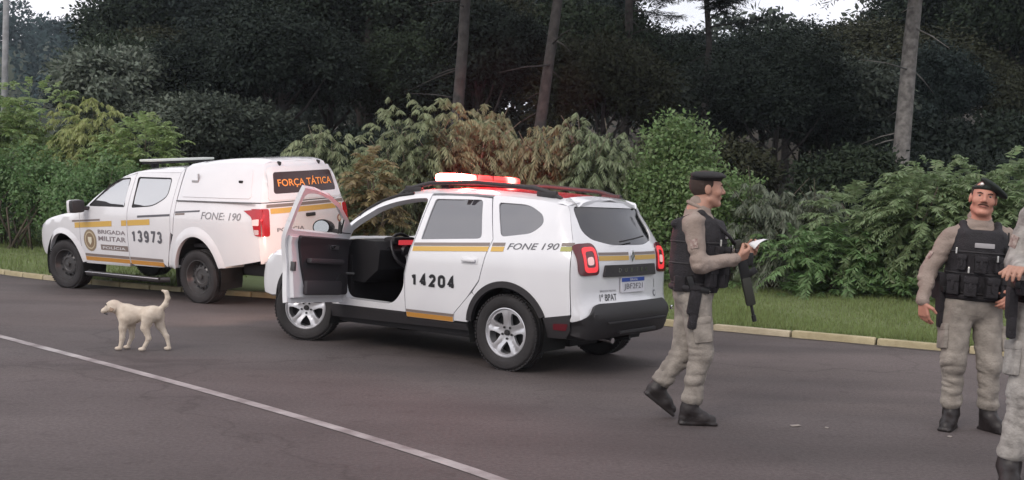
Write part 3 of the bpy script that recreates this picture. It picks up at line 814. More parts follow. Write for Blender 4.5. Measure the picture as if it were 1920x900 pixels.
panel(H, 'rear_spoiler', WHITE, suv, 'top', fillet([(-.40, .60, .05), (-.40, -.60, .05), (-.50, -.55, .05), (-.515, 0), (-.50, .55, .05)], 4), off=.012, thick=.03)
bp_ = fillet(sym([(.55, .345, .06), (.80, .36, .05), (.835, .50, .06), (.70, .56, .04), (.60, .645, .05)]), 4)
panel(H, 'rear_bumper', BLACKP, suv, 'rear', bp_, off=.035, thick=.08, res=.05, bow=lambda y, z: -.020 * smoothstep(.50, .46, z) - .03 * smoothstep(.66, .80, np.abs(y)))
MB().box((-.872, 0, .485), (.02, 1.05, .02), bev=.005).box((-.865, 0, .39), (.03, .66, .03), bev=.008).build('bumper_step', DARK, suv, autos=40)
for sg in (1, -1):
    MB().box((-.845, sg * .70, .56), (.02, .05, .04), bev=.008).build('bumper_reflector', CHROME if sg < 0 else BLACKP, suv, autos=40)
def rstripe(lo, hi, m, n):
    for a, b in ((.515, .055), (-.055, -.515)):
        band(H, n, m, suv, 'rear', [(a, lo), (b, lo), (b, hi), (a, hi)])
rstripe(1.077, 1.103, GREYB, 'grey_stripe'); rstripe(1.030, 1.072, YELL, 'ochre_stripe')
em = MB(); em.prism([(0, 1.118), (.032, 1.066), (0, 1.014), (-.032, 1.066)], -.012, 0, 'X')
ex = float(H.solve('rear', [0], [1.066])[0][0])
eo = MB(); o4 = [(0, .054), (.034, 0), (0, -.054), (-.034, 0)]; i4 = [(0, .030), (.016, 0), (0, -.030), (-.016, 0)]
v = [(ex - .014, y, 1.066 + z) for y, z in o4] + [(ex - .014, y, 1.066 + z) for y, z in i4] + [(ex + .01, y, 1.066 + z) for y, z in o4] + [(ex + .01, y, 1.066 + z) for y, z in i4]
eo.add(v, [(i, (i + 1) % 4, (i + 1) % 4 + 4, i + 4) for i in range(4)] + [(i, i + 8, (i + 1) % 4 + 8, (i + 1) % 4) for i in range(4)] + [(i + 4, (i + 1) % 4 + 4, (i + 1) % 4 + 12, i + 12) for i in range(4)])
eo.build('badge', CHROME, suv)
panel(H, 'tailgate_garnish', BLACKP, suv, 'rear', fillet(sym([(.47, .885, .015), (.44, .99, .015)]), 3), off=.022, thick=.03)
for k, ch in enumerate('DUSTER'):
    y = .24 - k * .096; lettering(H, ch, CHROME, suv, 'rear', (y + .02, y - .02, .925, .96), off=.027, name='lettering')
pl = panel(H, 'number_plate', PLATEW, suv, 'rear', fillet(sym([(.21, .735, .012), (.21, .875, .012)]), 3), off=.02, thick=.012)
band(H, 'plate_band', PLATEB, pl, 'rear', [(.207, .835), (-.207, .835), (-.207, .872), (.207, .872)], off=.0235)
lettering(H, 'BRASIL', PLATEW, pl, 'rear', (.07, -.07, .843, .864), off=.0265, name='plate_lettering')
lettering(H, 'JBF2F21', INKG, pl, 'rear', (.17, -.17, .752, .818), off=.0235, name='plate_lettering')
lettering(H, '1º BPAT', INK, suv, 'rear', (.515, .27, .672, .732), bold=.006, name='lettering')
lettering(H, 'BRIGADA MILITAR', INKG, suv, 'rear', (.505, .275, .752, .770), name='lettering')
lettering(H, 'I', INK, suv, 'rear', (-.455, -.475, .76, .84), shear=-.3, name='lettering')
band(H, 'round_seal', INKG, suv, 'rear', [(-.47 + .035 * math.cos(t), .705 + .032 * math.sin(t)) for t in np.linspace(0, 6.283, 18)[:-1]])
band(H, 'seal_centre', WHITE, suv, 'rear', [(-.47 + .022 * math.cos(t), .705 + .020 * math.sin(t)) for t in np.linspace(0, 6.283, 14)[:-1]], off=.006)
MB().tube([(ex - .02, .26, 1.20), (ex - .01, .0, 1.225), (ex + .0, -.2, 1.25)], .007).build('rear_wiper', DARK, suv)
# roof rails
for sg in (1, -1):
    rl = MB(); pts = [(-.36, 0), (-.24, .035), (-.05, .062), (.6, .072), (1.2, .062), (1.5, .035), (1.70, -.02)]
    P = [Vector((x, sg * .565, float(H.solve('top', [x], [.565])[0][2]) + z)) for x, z in pts]
    rl.tube(P, [.016, .023, .024, .023, .023, .021, .012], 10)
    for x in (-.2, 1.42): rl.box((x, sg * .565, float(H.solve('top', [x], [.565])[0][2]) + .018), (.22, .045, .07), bev=.02)
    rl.build('roof_rail', BLACKP, suv, autos=45)
    MB().tube([tuple(np.array(p) * [1, sg, 1] + [0, 0, .006]) for p in H.edge('side', [(x, re_z(x) + .004) for x in np.linspace(2.40, 1.35, 12)])], .017, 6).build('windscreen_seal', DARK, suv, smooth=True)
# light bar across the roof
def lit_lens():
    """red plastic lens glowing white hot where the lamps sit behind it"""
    m = bpy.data.materials.new('light_bar_lens'); m.use_nodes = True; n, l = m.node_tree.nodes, m.node_tree.links; b = n['Principled BSDF']
    b.inputs['Base Color'].default_value = (.55, .015, .02, 1); b.inputs['Roughness'].default_value = .2
    tc = n.new('ShaderNodeTexCoord'); tot = None
    for y, w, k in ((.44, .19, 120.0), (-.38, .09, 22.0)):
        sp = n.new('ShaderNodeSeparateXYZ'); l.new(tc.outputs['Object'], sp.inputs[0])
        s = n.new('ShaderNodeMath'); s.operation = 'SUBTRACT'; s.inputs[1].default_value = y; l.new(sp.outputs['Y'], s.inputs[0])
        d = n.new('ShaderNodeMath'); d.operation = 'DIVIDE'; d.inputs[1].default_value = w; l.new(s.outputs[0], d.inputs[0])
        q = n.new('ShaderNodeMath'); q.operation = 'MULTIPLY'; l.new(d.outputs[0], q.inputs[0]); l.new(d.outputs[0], q.inputs[1])
        e = n.new('ShaderNodeMath'); e.operation = 'MULTIPLY'; e.inputs[1].default_value = -2.2; l.new(q.outputs[0], e.inputs[0])
        x = n.new('ShaderNodeMath'); x.operation = 'EXPONENT'; l.new(e.outputs[0], x.inputs[0])
        g = n.new('ShaderNodeMath'); g.operation = 'MULTIPLY'; g.inputs[1].default_value = k; l.new(x.outputs[0], g.inputs[0])
        if tot is None: tot = g.outputs[0]
        else:
            ad = n.new('ShaderNodeMath'); ad.operation = 'ADD'; l.new(tot, ad.inputs[0]); l.new(g.outputs[0], ad.inputs[1]); tot = ad.outputs[0]
    ad = n.new('ShaderNodeMath'); ad.operation = 'ADD'; ad.inputs[1].default_value = .75; l.new(tot, ad.inputs[0])
    b.inputs['Emission Color'].default_value = (1, .10, .085, 1); l.new(ad.outputs[0], b.inputs['Emission Strength']); return m
zb = float(H.solve('top', [1.04], [0])[0][2])
lbar = MB().box((1.04, 0, zb + .030), (.26, 1.06, .03), bev=.012).box((1.04, .50, zb + .0), (.10, .08, .06), bev=.01).box((1.04, -.50, zb + .0), (.10, .08, .06), bev=.01).build('light_bar', DARK, suv, autos=40)
LENSM = lit_lens()
MB().box((1.04, 0, zb + .086), (.27, 1.10, .085), bev=.038).build('light_bar_lens', LENSM, lbar, autos=60)
for y in (.2, -.06): MB().box((1.04, y, zb + .086), (.276, .014, .089), bev=.036).build('lens_divider', DARK, lbar, autos=60)
def lamp(name, kind, loc, parent, energy, col, size=.1, rot=None, spot=None):
    d = bpy.data.lights.new(name, kind); d.energy = energy; d.color = col
    d.shadow_soft_size = size
    if spot: d.spot_size = R(spot); d.spot_blend = .6
    o = bpy.data.objects.new(name, d); COL.objects.link(o); o.parent = parent; o.location = loc
    if rot: o.rotation_euler = rot
    return o
lamp('light_bar_glow', 'POINT', (.80, .30, zb + .30), lbar, 70, (1, .06, .06), .12)
lamp('light_bar_glow', 'SPOT', (1.10, -.10, zb + .26), lbar, 1900, (1, .05, .06), .12, (R(95), 0, R(-144.5)), 19)  # added narrow spot that reddens the bushes, standing for the bar's glow
for sg in (1, -1):
    lamp('head_light', 'SPOT', (3.56, sg * .60, .82), suv, 62, (1, .66, .50), .08, (R(90), 0, R(-90)), 120)
add_wheels(suv, wheel_meshes('alloy', .345, .215, .222), [(2.674, .775, .345, 24), (0, .775, .345, 0), (0, -.775, .345, 0), (2.674, -.775, .345, 24)])

# the front doors: the near one stands open
fdoor = [(2.104, .445), (1.222, .445), (1.222, .80), (1.146, 1.12), (1.128, 1.565), (1.3, 1.56), (1.56, 1.52), (1.74, 1.46), (1.97, 1.325), (2.13, 1.215), (2.118, 1.12), (2.106, .8)]
fwin = fillet([(1.185, 1.16, .03), (1.172, 1.51, .06), (1.32, 1.525, .05), (1.54, 1.488, .05), (1.74, 1.415), (1.93, 1.295), (1.97, 1.15, .02)], 5)
below = [(2.07, .50), (1.27, .49), (1.25, .80), (1.185, 1.115), (2.07, 1.115)]
trim = fillet([(2.06, .52, .05), (1.44, .515, .12), (1.35, .80), (1.27, 1.135, .02), (2.06, 1.135, .02)], 5)
hinge = Vector((2.105, .86, 0))
def front_door(sg, opened):
    v, f = H.panel('side', fdoor, [fwin], thick=.05, sg=sg, solid=True)
    piv = Vector((hinge.x, sg * hinge.y, 0)); off = np.array(piv)
    def shell(v, f, name, m, par): return obj(name, np.asarray(v) - off, f, m, par, autos=35)
    d = shell(v, f, 'front_door', WHITE, suv); d.location = piv
    if opened: d.rotation_mode = 'XYZ'; d.matrix_local = Matrix.Translation(piv + Vector((0, .02, 0))) @ Matrix.Rotation(R(-82), 4, 'Z') @ Matrix.Rotation(R(3.4), 4, 'Y')
    v, f = H.panel('side', fillet([(1.175, 1.145, .03), (1.160, 1.52, .06), (1.32, 1.535, .05), (1.54, 1.50, .05), (1.75, 1.43), (1.95, 1.305), (1.985, 1.135, .02)], 5), off=-.022, thick=.001, sg=sg); shell(v, f, 'door_window', CLEAR if opened else TINT, d)
    ed_ = fillet([(1.185, 1.16), (1.172, 1.51, .06), (1.32, 1.525, .05), (1.54, 1.488, .05), (1.74, 1.415), (1.93, 1.295), (1.97, 1.15)], 5)
    E_ = H.solve('side', [p[0] for p in ed_], [p[1] for p in ed_], sg) + np.array([0, -sg * .035, 0]) - off
    MB().tube([tuple(p) for p in E_], .012, 6).build('window_seal', DARK, d, smooth=True)
    if not opened: return d
    v, f = H.panel('side', below, off=-.045, thick=.055, sg=sg, solid=True); shell(v, f, 'door_inner_panel', WHITE, d)
    v, f = H.panel('side', trim, off=-.095, thick=.035, sg=sg, solid=True); t = shell(v, f, 'door_trim', mat('door_trim_plastic', (.022, .019, .023), .6), d)
    y0 = .90 - .125 - hinge.y
    MB().box((1.66 - hinge.x, y0 - .035, .86), (.52, .07, .05), bev=.02).box((1.66 - hinge.x, y0 - .02, .60), (.55, .05, .14), bev=.02).build('door_armrest', mat('door_armrest_plastic', (.035, .031, .036), .6), d, autos=40)
    MB().lathe([(.085, .0), (.08, -.012), (0, -.014)], 24, 'Y', (1.95 - hinge.x, y0 - .006, .66)).build('speaker_grille', DARK, d, autos=40)
    MB().box((1.80 - hinge.x, y0 - .015, 1.0), (.13, .03, .05), bev=.012).build('inner_handle', CHROME, d, autos=40)
    MB().box((1.25 - hinge.x, .80 - hinge.y, .80), (.03, .05, .09), bev=.006).build('door_latch', STEELK, d, autos=40)
    MB().prism([(1.94 - hinge.x, 1.15), (2.10 - hinge.x, 1.15), (2.07 - hinge.x, 1.215), (1.94 - hinge.x, 1.27)], .835 - hinge.y - .04, .835 - hinge.y, 'Y').build('mirror_base', DARK, d)
    hx, hz = 1.97 - hinge.x, 1.20; y1 = 1.03 - hinge.y
    MB().lathe([(0, .07), (.05, .062), (.085, .03), (.095, -.02), (.09, -.055)], 24, 'X', (hx, 0, 0)).build('door_mirror', BLACKP, d, smooth=True)
    mo = [o for o in COL.objects if o.name.startswith('door_mirror')][-1]
    mo.data.transform(Matrix.Translation((0, y1, hz)) @ Matrix.Diagonal((1, 1.25, .88, 1)).to_4x4() @ Matrix.Translation((0, 0, 0)))
    MB().lathe([(0, -.057), (.078, -.057)], 24, 'X', (hx, 0, 0)).build('mirror_glass', mat('mirror_glass', (.55, .57, .60), .03, metal=1.0), d)
    go = [o for o in COL.objects if o.name.startswith('mirror_glass')][-1]; go.data.transform(Matrix.Translation((0, y1, hz)) @ Matrix.Diagonal((1, 1.25, .88, 1)))
    MB().tube([(hx, .84 - hinge.y, 1.16), (hx, y1 - .05, 1.165)], .03, 8).build('mirror_arm', BLACKP, d, autos=40)
    MB().tube([(2.03 - hinge.x, .77 - hinge.y, .75), (2.10 - hinge.x, .72 - hinge.y, .75)], .012).build('door_check', STEELK, d)
    return d
front_door(1, True); front_door(-1, False)
for z in (.62, .98): MB().tube([(2.10, .862, z - .04), (2.10, .862, z + .04)], .018).build('door_hinge', DARK, suv, autos=40)
MB().lathe([(0, .07), (.05, .062), (.085, .03), (.095, -.02), (.09, -.055), (0, -.055)], 20, 'X', (1.97, -1.03, 1.2)).build('door_mirror', BLACKP, suv, autos=40)
# cabin
cab = MB(); cab.box((1.0, 0, .38), (2.3, 1.60, .06)).box((2.12, 0, .62), (.10, 1.5, .66), bev=.03).box((-.05, 0, .66), (.5, 1.1, .5), bev=.03).box((.02, 0, 1.05), (.05, 1.2, .4))
cab.build('cabin_floor', mat('cabin_carpet', (.012, .010, .012), .95), suv)
db = MB(); db.prism([(1.72, .80), (1.70, 1.00), (1.78, 1.085), (2.0, 1.10), (2.40, 1.07), (2.40, .70), (1.9, .66)], -.74, .74); db.box((1.78, .36, 1.09), (.16, .34, .08), bev=.035).box((1.74, 0, .82), (.12, .26, .34), bev=.03)
dsh = db.build('dashboard', mat('dashboard_plastic', (.011, .010, .012), .6), suv, autos=40)
for y in (.60, .07, -.07, -.6): MB().lathe([(.045, 0), (.04, .01), (0, .004)], 18, 'X', (1.705, y, .985)).build('air_vent', CHROME, dsh, autos=40)
MB().box((1.695, .36, 1.075), (.01, .22, .05), bev=.004).build('instrument_display', mat('instrument_red', (.05, .01, .01), .3, emit=(1, .08, .1), estr=.5), dsh)
MB().box((1.685, 0, .92), (.02, .20, .11), bev=.008).build('centre_screen', TINT, dsh)
sw = MB(); th = np.linspace(0, 2 * math.pi, 33); Msw = Matrix.Rotation(R(24), 3, 'Y')
sw.tube([Msw @ Vector((0, .185 * math.cos(t), .185 * math.sin(t))) for t in th], .017, 8, cap=False)
for a in (0, 180, 270): sw.tube([(0, 0, 0), Msw @ Vector((0, .18 * math.cos(R(a)), .18 * math.sin(R(a))))], .018, 6)
sw.lathe([(.06, 0), (.05, -.03), (0, -.035)], 18, 'X'); so = sw.build('steering_wheel', mat('wheel_leather', (.028, .026, .03), .4), suv, autos=50); so.location = (1.70, .37, .99)
def seat(y, x=1.0):
    MB().box((x + .24, y, .60), (.52, .50, .20), bev=.08).build('seat_cushion', SEATM, suv, autos=50)
    M = Matrix.Rotation(R(-14), 3, 'Y')
    MB().box((x - .04, y, .95), (.16, .48, .62), M, bev=.07).box((x - .12, y, 1.36), (.10, .28, .18), M, bev=.045).build('seat_back', SEATM, suv, autos=50)
for y in (.37, -.37): seat(y)
MB().box((.42, 0, .62), (.5, 1.2, .2), bev=.08).box((.16, 0, .95), (.14, 1.2, .62), Matrix.Rotation(R(-14), 3, 'Y'), bev=.06).build('rear_seat', SEATM, suv, autos=50)
# ================================================================== white double-cab pickup with a canopy, right wheels up on the kerb
trk = thing('patrol_pickup', 'white patrol pickup numbered 13973 with canopy, right wheels up on the kerb', 'pickup', (0, 0, 0), 0, 'police vehicles by the kerb')
trk.matrix_world = (Matrix.Translation((-3.824, 15.082, 0)) @ Matrix.Rotation(2.573, 4, 'Z') @ Matrix.Translation((0, .76, 0))
                    @ Matrix.Rotation(-.087, 4, 'X') @ Matrix.Translation((0, -.76, 0)))
K = Hull(
    prof=[(3.80, .46), (3.87, .62), (3.86, .86), (3.79, .985), (3.60, 1.09), (3.2, 1.175), (2.85, 1.225), (2.66, 1.265), (2.25, 1.53), (1.95, 1.70), (1.72, 1.79), (1.45, 1.85), (1.1, 1.88), (.6, 1.89), (.43, 1.89), (.40, 1.92), (.25, 1.96), (-.3, 2.005), (-.85, 2.015), (-1.08, 1.995), (-1.15, 1.94),
          (-1.21, 1.80), (-1.275, 1.50), (-1.29, 1.40), (-1.305, 1.30), (-1.315, 1.0), (-1.305, .64), (-1.2, .55), (2.9, .40)],
    wz=[(.2, .79), (.40, .845), (.55, .880), (.8, .902), (1.0, .907), (1.2, .900), (1.3, .876), (1.42, .838), (1.6, .765), (1.75, .70), (1.87, .64), (1.97, .58), (2.1, .5)],
    cr=.10, cf=.14, crown=.05, xr=-.3, xf=2.7, taper_r=.06, taper_f=.13, k=.06)
TRE = [(-1.05, 1.930), (-.8, 1.952), (-.3, 1.945), (.2, 1.908), (.40, 1.868), (.44, 1.845), (.8, 1.848), (1.2, 1.836), (1.5, 1.80), (1.75, 1.735), (2.0, 1.625), (2.25, 1.475), (2.46, 1.335), (2.56, 1.255)]
def tre(x): return float(np.interp(x, [a for a, _ in TRE], [b for _, b in TRE]))
THE = [(2.56, 1.255), (2.68, 1.20), (3.0, 1.155), (3.4, 1.08), (3.65, .985), (3.74, .90)]
TXE = [(.60, -1.19), (1.0, -1.20), (1.36, -1.195), (1.42, -1.185), (1.6, -1.15), (1.8, -1.095), (1.93, -1.05)]
def earc(cx, cz, rx, rz, a0, a1, n=24): return [(cx + rx * math.cos(R(a)), cz + rz * math.sin(R(a))) for a in np.linspace(a0, a1, n)]
def tx(z): return float(np.interp(z, [a for a, _ in TXE], [b for _, b in TXE]))
for sg in (1, -1):
    s = dict(sg=sg)
    panel(K, 'front_wing', WHITE, trk, 'side', [(2.548, .43)] + earc(3.0, .375, .46, .50, 172, 8) + [(3.60, .46), (3.75, .55), (3.765, .75), (3.74, .90)] + THE[::-1] + [(2.548, 1.2)], **s)
    fw = fillet([(2.33, 1.30, .04), (2.0, 1.575, .06), (1.78, 1.695, .06), (1.535, 1.715, .03), (1.515, 1.305, .02)], 5)
    panel(K, 'front_door', WHITE, trk, 'side', [(2.538, .50), (2.49, .43), (1.436, .43), (1.436, 1.78)] + [(x, tre(x) - .035) for x in np.linspace(1.46, 2.40, 12)] + [(2.538, 1.26)], [fw], **s)
    rw = fillet([(1.365, 1.725, .03), (.635, 1.72, .05), (.62, 1.47, .09), (.88, 1.335, .12), (1.34, 1.302, .02)], 5)
    panel(K, 'rear_door', WHITE, trk, 'side', [(1.426, .43), (.66, .43), (.60, .56), (.55, .74), (.50, .98), (.50, 1.28), (.49, 1.80), (1.426, 1.792)], [rw], **s)
    panel(K, 'front_door_window', REFG, trk, 'side', fillet([(2.345, 1.292, .04), (2.0, 1.587, .06), (1.78, 1.707, .06), (1.525, 1.727, .03), (1.505, 1.295, .02)], 5), off=-.012, thick=.004, **s)
    panel(K, 'rear_door_window', REFG, trk, 'side', fillet([(1.375, 1.735, .03), (.625, 1.73, .05), (.61, 1.46, .09), (.87, 1.325, .12), (1.35, 1.292, .02)], 5), off=-.012, thick=.004, **s)
    band(K, 'window_dark_reflection', DARK, trk, 'side', [(2.31, 1.312), (2.20, 1.385), (1.98, 1.372), (1.86, 1.345), (1.56, 1.334), (1.56, 1.318)], off=-.006, sg=sg); band(K, 'window_dark_reflection', DARK, trk, 'side', [(1.325, 1.318), (1.32, 1.352), (1.18, 1.342), (1.08, 1.330)], off=-.006, sg=sg)  # dark reflection low in the side windows, painted on as flat bands
    for nm, ww in (('window_seal', fw), ('window_seal', rw)):
        E_ = K.solve('side', [p[0] for p in ww + ww[:1]], [p[1] for p in ww + ww[:1]], sg) + np.array([0, -sg * .006, 0])
        MB().tube([tuple(p) for p in E_], .010, 6).build(nm, DARK, trk, smooth=True)
    panel(K, 'roof_side_frame', WHITE, trk, 'side', [(.482, 1.805), (.9, 1.80), (1.45, 1.793)] + [(x, tre(x) - .028) for x in np.linspace(1.5, 2.42, 12)] + [(2.46, 1.335)] + [(x, tre(x)) for x in np.linspace(2.40, .45, 18)], **s)
    panel(K, 'cab_corner', WHITE, trk, 'side', [(.482, 1.80), (.45, 1.84), (.425, 1.84), (.415, 1.3), (.45, .95), (.492, .98), (.492, 1.28)], **s)
    # load bed
    panel(K, 'bed_side', WHITE, trk, 'side', [(.405, 1.415), (.405, 1.25), (.44, .95), (.545, .70), (.60, .50), (.58, .43), (.47, .43)] + earc(0, .375, .46, .575, 4, 163, 26) + [(-.46, .535), (-.86, .60), (-1.19, .66)] + [(-1.20, 1.0), (-1.195, 1.36), (-1.185, 1.415)], **s)
    # flares
    a = earc(0, .375, .565, .70, 170, 9, 28); b = earc(0, .375, .452, .565, 9, 170, 28)
    panel(K, 'wheel_flare', WHITE, trk, 'side', a + b, off=.022, thick=.06, res=.05, bow=lambda x, z: -.022 * smoothstep(.60, .70, np.hypot(x * 1.24, z - .375)), **s)
    a = earc(3.0, .375, .545, .575, 172, 8, 28); b = earc(3.0, .375, .452, .49, 8, 172, 28)
    panel(K, 'wheel_flare', WHITE, trk, 'side', a + b, off=.020, thick=.06, res=.05, bow=lambda x, z: -.020 * smoothstep(.50, .57, np.hypot((x - 3.0) * 1.06, z - .375)), **s)
    # canopy side with its hatch
    cs = [(.40, 1.43), (.40, 1.86)] + [(x, tre(x)) for x in np.linspace(.38, -1.05, 18)] + [(tx(z), z) for z in (1.9, 1.8, 1.7, 1.6, 1.5, 1.43)]
    panel(K, 'canopy_side', WHITE, trk, 'side', cs, **s)
    panel(K, 'canopy_hatch', WHITE, trk, 'side', fillet([(.33, 1.475, .04), (.33, 1.80, .06), (-.90, 1.875, .07), (-1.01, 1.475, .06)], 5), off=.010, thick=.012, **s)
    y_ = float(K.solve('side', [.12], [1.69])[0][1]) * sg
    MB().box((.12, y_ + sg * .016, 1.69), (.13, .02, .03), bev=.006).box((.065, y_ + sg * .004, 1.74), (.022, .02, .11), bev=.006).build('hatch_handle', mat('grey_handle', (.35, .35, .36), .5), trk, autos=40)
    y_ = float(K.solve('side', [-.76], [1.695])[0][1]) * sg
    MB().box((-.76, y_ + sg * .016, 1.695), (.07, .02, .035), bev=.008).build('hatch_lock', DARK, trk, autos=40)
    MB().box((.40 - .75, sg * .842, 1.422), (1.5, .03, .012)).build('canopy_seal', mat('grey_seal', (.12, .12, .125), .6), trk)
    panel(K, 'sill', BLACKP, trk, 'side', [(2.52, .36), (.50, .36), (.53, .424), (2.48, .424)], off=-.02, thick=.04, **s)
    MB().tube([(2.40, sg * .86, .30), (2.32, sg * .965, .30), (.70, sg * .965, .30), (.60, sg * .86, .30)], .038, 10).build('side_step', BLACKP, trk, autos=45)
    MB().box((1.5, sg * .985, .322), (1.66, .05, .018), bev=.006).build('step_trim', CHROME, trk, autos=45)
    # livery
    def st(x0, x1, lo, hi, m, name, zf):
        xs = np.linspace(x0, x1, 8); band(K, name, m, trk, 'side', [(x, zf(x) + lo) for x in xs] + [(x, zf(x) + hi) for x in xs[::-1]], sg=sg)
    zl = lambda x: 1.003 + (2.67 - x) * .063
    for x0, x1 in ((2.66, 2.548), (2.538, 1.78), (1.56, 1.445)): st(x0, x1, -.045, .035, YELL, 'ochre_stripe', zl)
    st(1.42, .93, -.045, .035, YELL, 'ochre_stripe', zl)
    for x0, x1 in ((2.72, 2.548), (2.538, 2.05)): st(x0, x1, .045, .072, GREYB, 'grey_stripe', zl)
    st(1.20, .505, .065, .095, INKG, 'dark_stripe', zl); st(.395, -.10, .105, .128, INKG, 'dark_stripe', zl); st(.39, .20, .075, .10, GREYB, 'grey_stripe', zl)
    for x0, x1 in ((2.47, 1.442), (1.42, .70)):
        st(x0, x1, .545, .585, GREYB, 'grey_stripe', lambda x: 0); st(x0, x1, .478, .538, YELL2, 'orange_stripe', lambda x: 0)
    if sg == 1:
        numerals(K, '13973', INKG, trk, 'side', (1.355, .665, .80, .99), pen=.038, gap=.13, sg=sg)
        lettering(K, 'BRIGADA', mat('faded_grey_lettering', (.20, .17, .18), .6), trk, 'side', (2.11, 1.475, .895, .955), bold=.015, sg=sg)
        lettering(K, 'MILITAR', MATS['faded_grey_lettering'], trk, 'side', (2.11, 1.475, .79, .86), bold=.015, sg=sg)
        band(K, 'lettering_box', GREYB, trk, 'side', [(2.07, .655), (1.445, .655), (1.445, .735), (2.07, .735)], sg=sg)
        lettering(K, 'CHARQUEADAS', WHITE, trk, 'side', (2.04, 1.48, .672, .718), off=.006, bold=.01, sg=sg) if False else lettering(K, 'POLÍCIA', WHITE, trk, 'side', (2.02, 1.50, .672, .720), off=.006, bold=.01, sg=sg)
        lettering(K, 'FONE: 190', mat('faint_lettering', (.24, .24, .255), .6), trk, 'side', (-.14, -.89, 1.185, 1.285), bold=.006, shear=.15, sg=sg)
        c = (2.31, .785)
        def disc(rx, rz, m, n, off): return band(K, n, m, trk, 'side', [(c[0] + rx * math.cos(t), c[1] + rz * math.sin(t)) for t in np.linspace(0, 2 * math.pi, 25)[:-1]], off=off, sg=sg)
        disc(.150, .165, mat('crest_bronze', (.26, .20, .13), .6), 'crest', .003); disc(.118, .132, mat('crest_cream', (.50, .43, .30), .6), 'crest_ring', .0045); disc(.100, .112, mat('crest_brown', (.22, .16, .10), .6), 'crest_field', .006)
        band(K, 'crest_shield', mat('crest_pale', (.62, .58, .46), .6), trk, 'side', [(c[0] - .045, c[1] + .05), (c[0] + .045, c[1] + .05), (c[0] + .04, c[1] - .02), (c[0], c[1] - .07), (c[0] - .04, c[1] - .02)], off=.0075, sg=sg)
    # lights
    panel(K, 'tail_light', REDG, trk, 'side', fillet([(-.93, 1.318, .004), (-1.218, 1.345, .01), (-1.226, .985, .01), (-1.135, 1.0, .02), (-1.085, 1.235, .04)], 4), off=.014, thick=.03, res=.04, **s)
    tl = [o for o in COL.objects if o.name.startswith('tail_light')][-1]
    panel(K, 'lamp', PINKL, tl, 'side', fillet([(-1.105, 1.13, .01), (-1.20, 1.13, .01), (-1.20, 1.215, .01), (-1.10, 1.205, .01)], 3), off=.018, thick=.006, **s)
    panel(K, 'lamp', mat('pale_lens', (.55, .42, .42), .2), tl, 'side', fillet([(-1.14, 1.01, .01), (-1.20, 1.01, .01), (-1.20, 1.075, .01), (-1.128, 1.075, .01)], 3), off=.018, thick=.006, **s)
    panel(K, 'tail_light_rear', REDG, trk, 'rear', fillet([(sg * .725, .985, .03), (sg * .835, .985, .01), (sg * .830, 1.345, .01), (sg * .715, 1.345, .03)], 4), off=.012, thick=.02, res=.05)
    panel(K, 'head_lamp', MATS['headlamp_glass'] if False else mat('unlit_headlamp', (.45, .46, .48), .1), trk, 'front', fillet([(sg * .45, .90, .03), (sg * .74, .90, .04), (sg * .74, 1.0, .04), (sg * .47, 1.02, .03)], 4), off=.01, thick=.02)
    # mirror
    m_ = MB().box((2.37, sg * 1.06, 1.30), (.13, .22, .19), bev=.045).tube([(2.33, sg * .86, 1.26), (2.36, sg * 1.0, 1.27)], .03, 8).build('door_mirror', BLACKP, trk, autos=45)
    MB().box((2.415, sg * 1.065, 1.30), (.07, .225, .195), bev=.03).build('mirror_cap', WHITE, m_, autos=45)
    for cx in (0, 3.0):
        A = [(cx + .46 * math.cos(t), .40 + .54 * math.sin(t)) for t in np.linspace(-.35, math.pi + .35, 20)]
        lb = MB(); v = [(x, sg * .87, z) for x, z in A] + [(x, sg * .48, z) for x, z in A]; n = len(A)
        lb.add(v, [(i, i + 1, i + 1 + n, i + n) for i in range(n - 1)] + [tuple(range(n, 2 * n))]); lb.build('arch_liner', LINER, trk)
# across the car
Et = K.edge('side', [(x, tre(x)) for x in np.linspace(.45, 1.66, 16)])
panel(K, 'roof', WHITE, trk, 'top', [(p[0], p[1]) for p in Et] + [(1.74, .40), (1.765, 0), (1.74, -.40)] + [(p[0], -p[1]) for p in Et[::-1]], res=.09)
Ec = K.edge('side', [(x, tre(x)) for x in np.linspace(-1.05, .40, 18)])
panel(K, 'canopy_roof', WHITE, trk, 'top', [(p[0], p[1]) for p in Ec] + [(p[0], -p[1]) for p in Ec[::-1]] + [(-1.115, -.40), (-1.13, 0), (-1.115, .40)], res=.09)
Ew = K.edge('side', [(x, tre(x)) for x in np.linspace(1.69, 2.54, 10)])
panel(K, 'windscreen', REFG, trk, 'top', [(p[0], p[1] - .015) for p in Ew] + [(2.62, .45), (2.645, 0), (2.62, -.45)] + [(p[0], -p[1] + .015) for p in Ew[::-1]] + [(1.77, -.40), (1.79, 0), (1.77, .40)], off=-.004, thick=.004, res=.09)
Eh = K.edge('side', THE); K.zmid = .6
panel(K, 'bonnet', WHITE, trk, 'top', [(p[0], p[1] - .006) for p in Eh] + [(3.80, .35), (3.815, 0), (3.80, -.35)] + [(p[0], -p[1] + .006) for p in Eh[::-1]] + [(2.64, -.45), (2.665, 0), (2.64, .45)], res=.09)
FE = K.edge('side', [(3.75, .55), (3.765, .75), (3.74, .90)])
panel(K, 'front_bumper', WHITE, trk, 'front', [(p[1], p[2]) for p in FE] + [(.35, .965), (0, .975), (-.35, .965)] + [(-p[1], p[2]) for p in FE[::-1]] + [(-.6, .50), (.6, .50)], res=.09)
panel(K, 'grille', DARK, trk, 'front', fillet([(-.40, .66, .05), (.40, .66, .05), (.42, .94, .05), (-.42, .94, .05)], 4), off=.008, thick=.02)
zs = np.linspace(1.43, 1.93, 12); ed = K.edge('side', [(tx(z), z) for z in zs])
cwin = fillet([(.595, 1.535, .05), (-.605, 1.535, .05), (-.555, 1.815, .05), (.545, 1.815, .05)], 5)
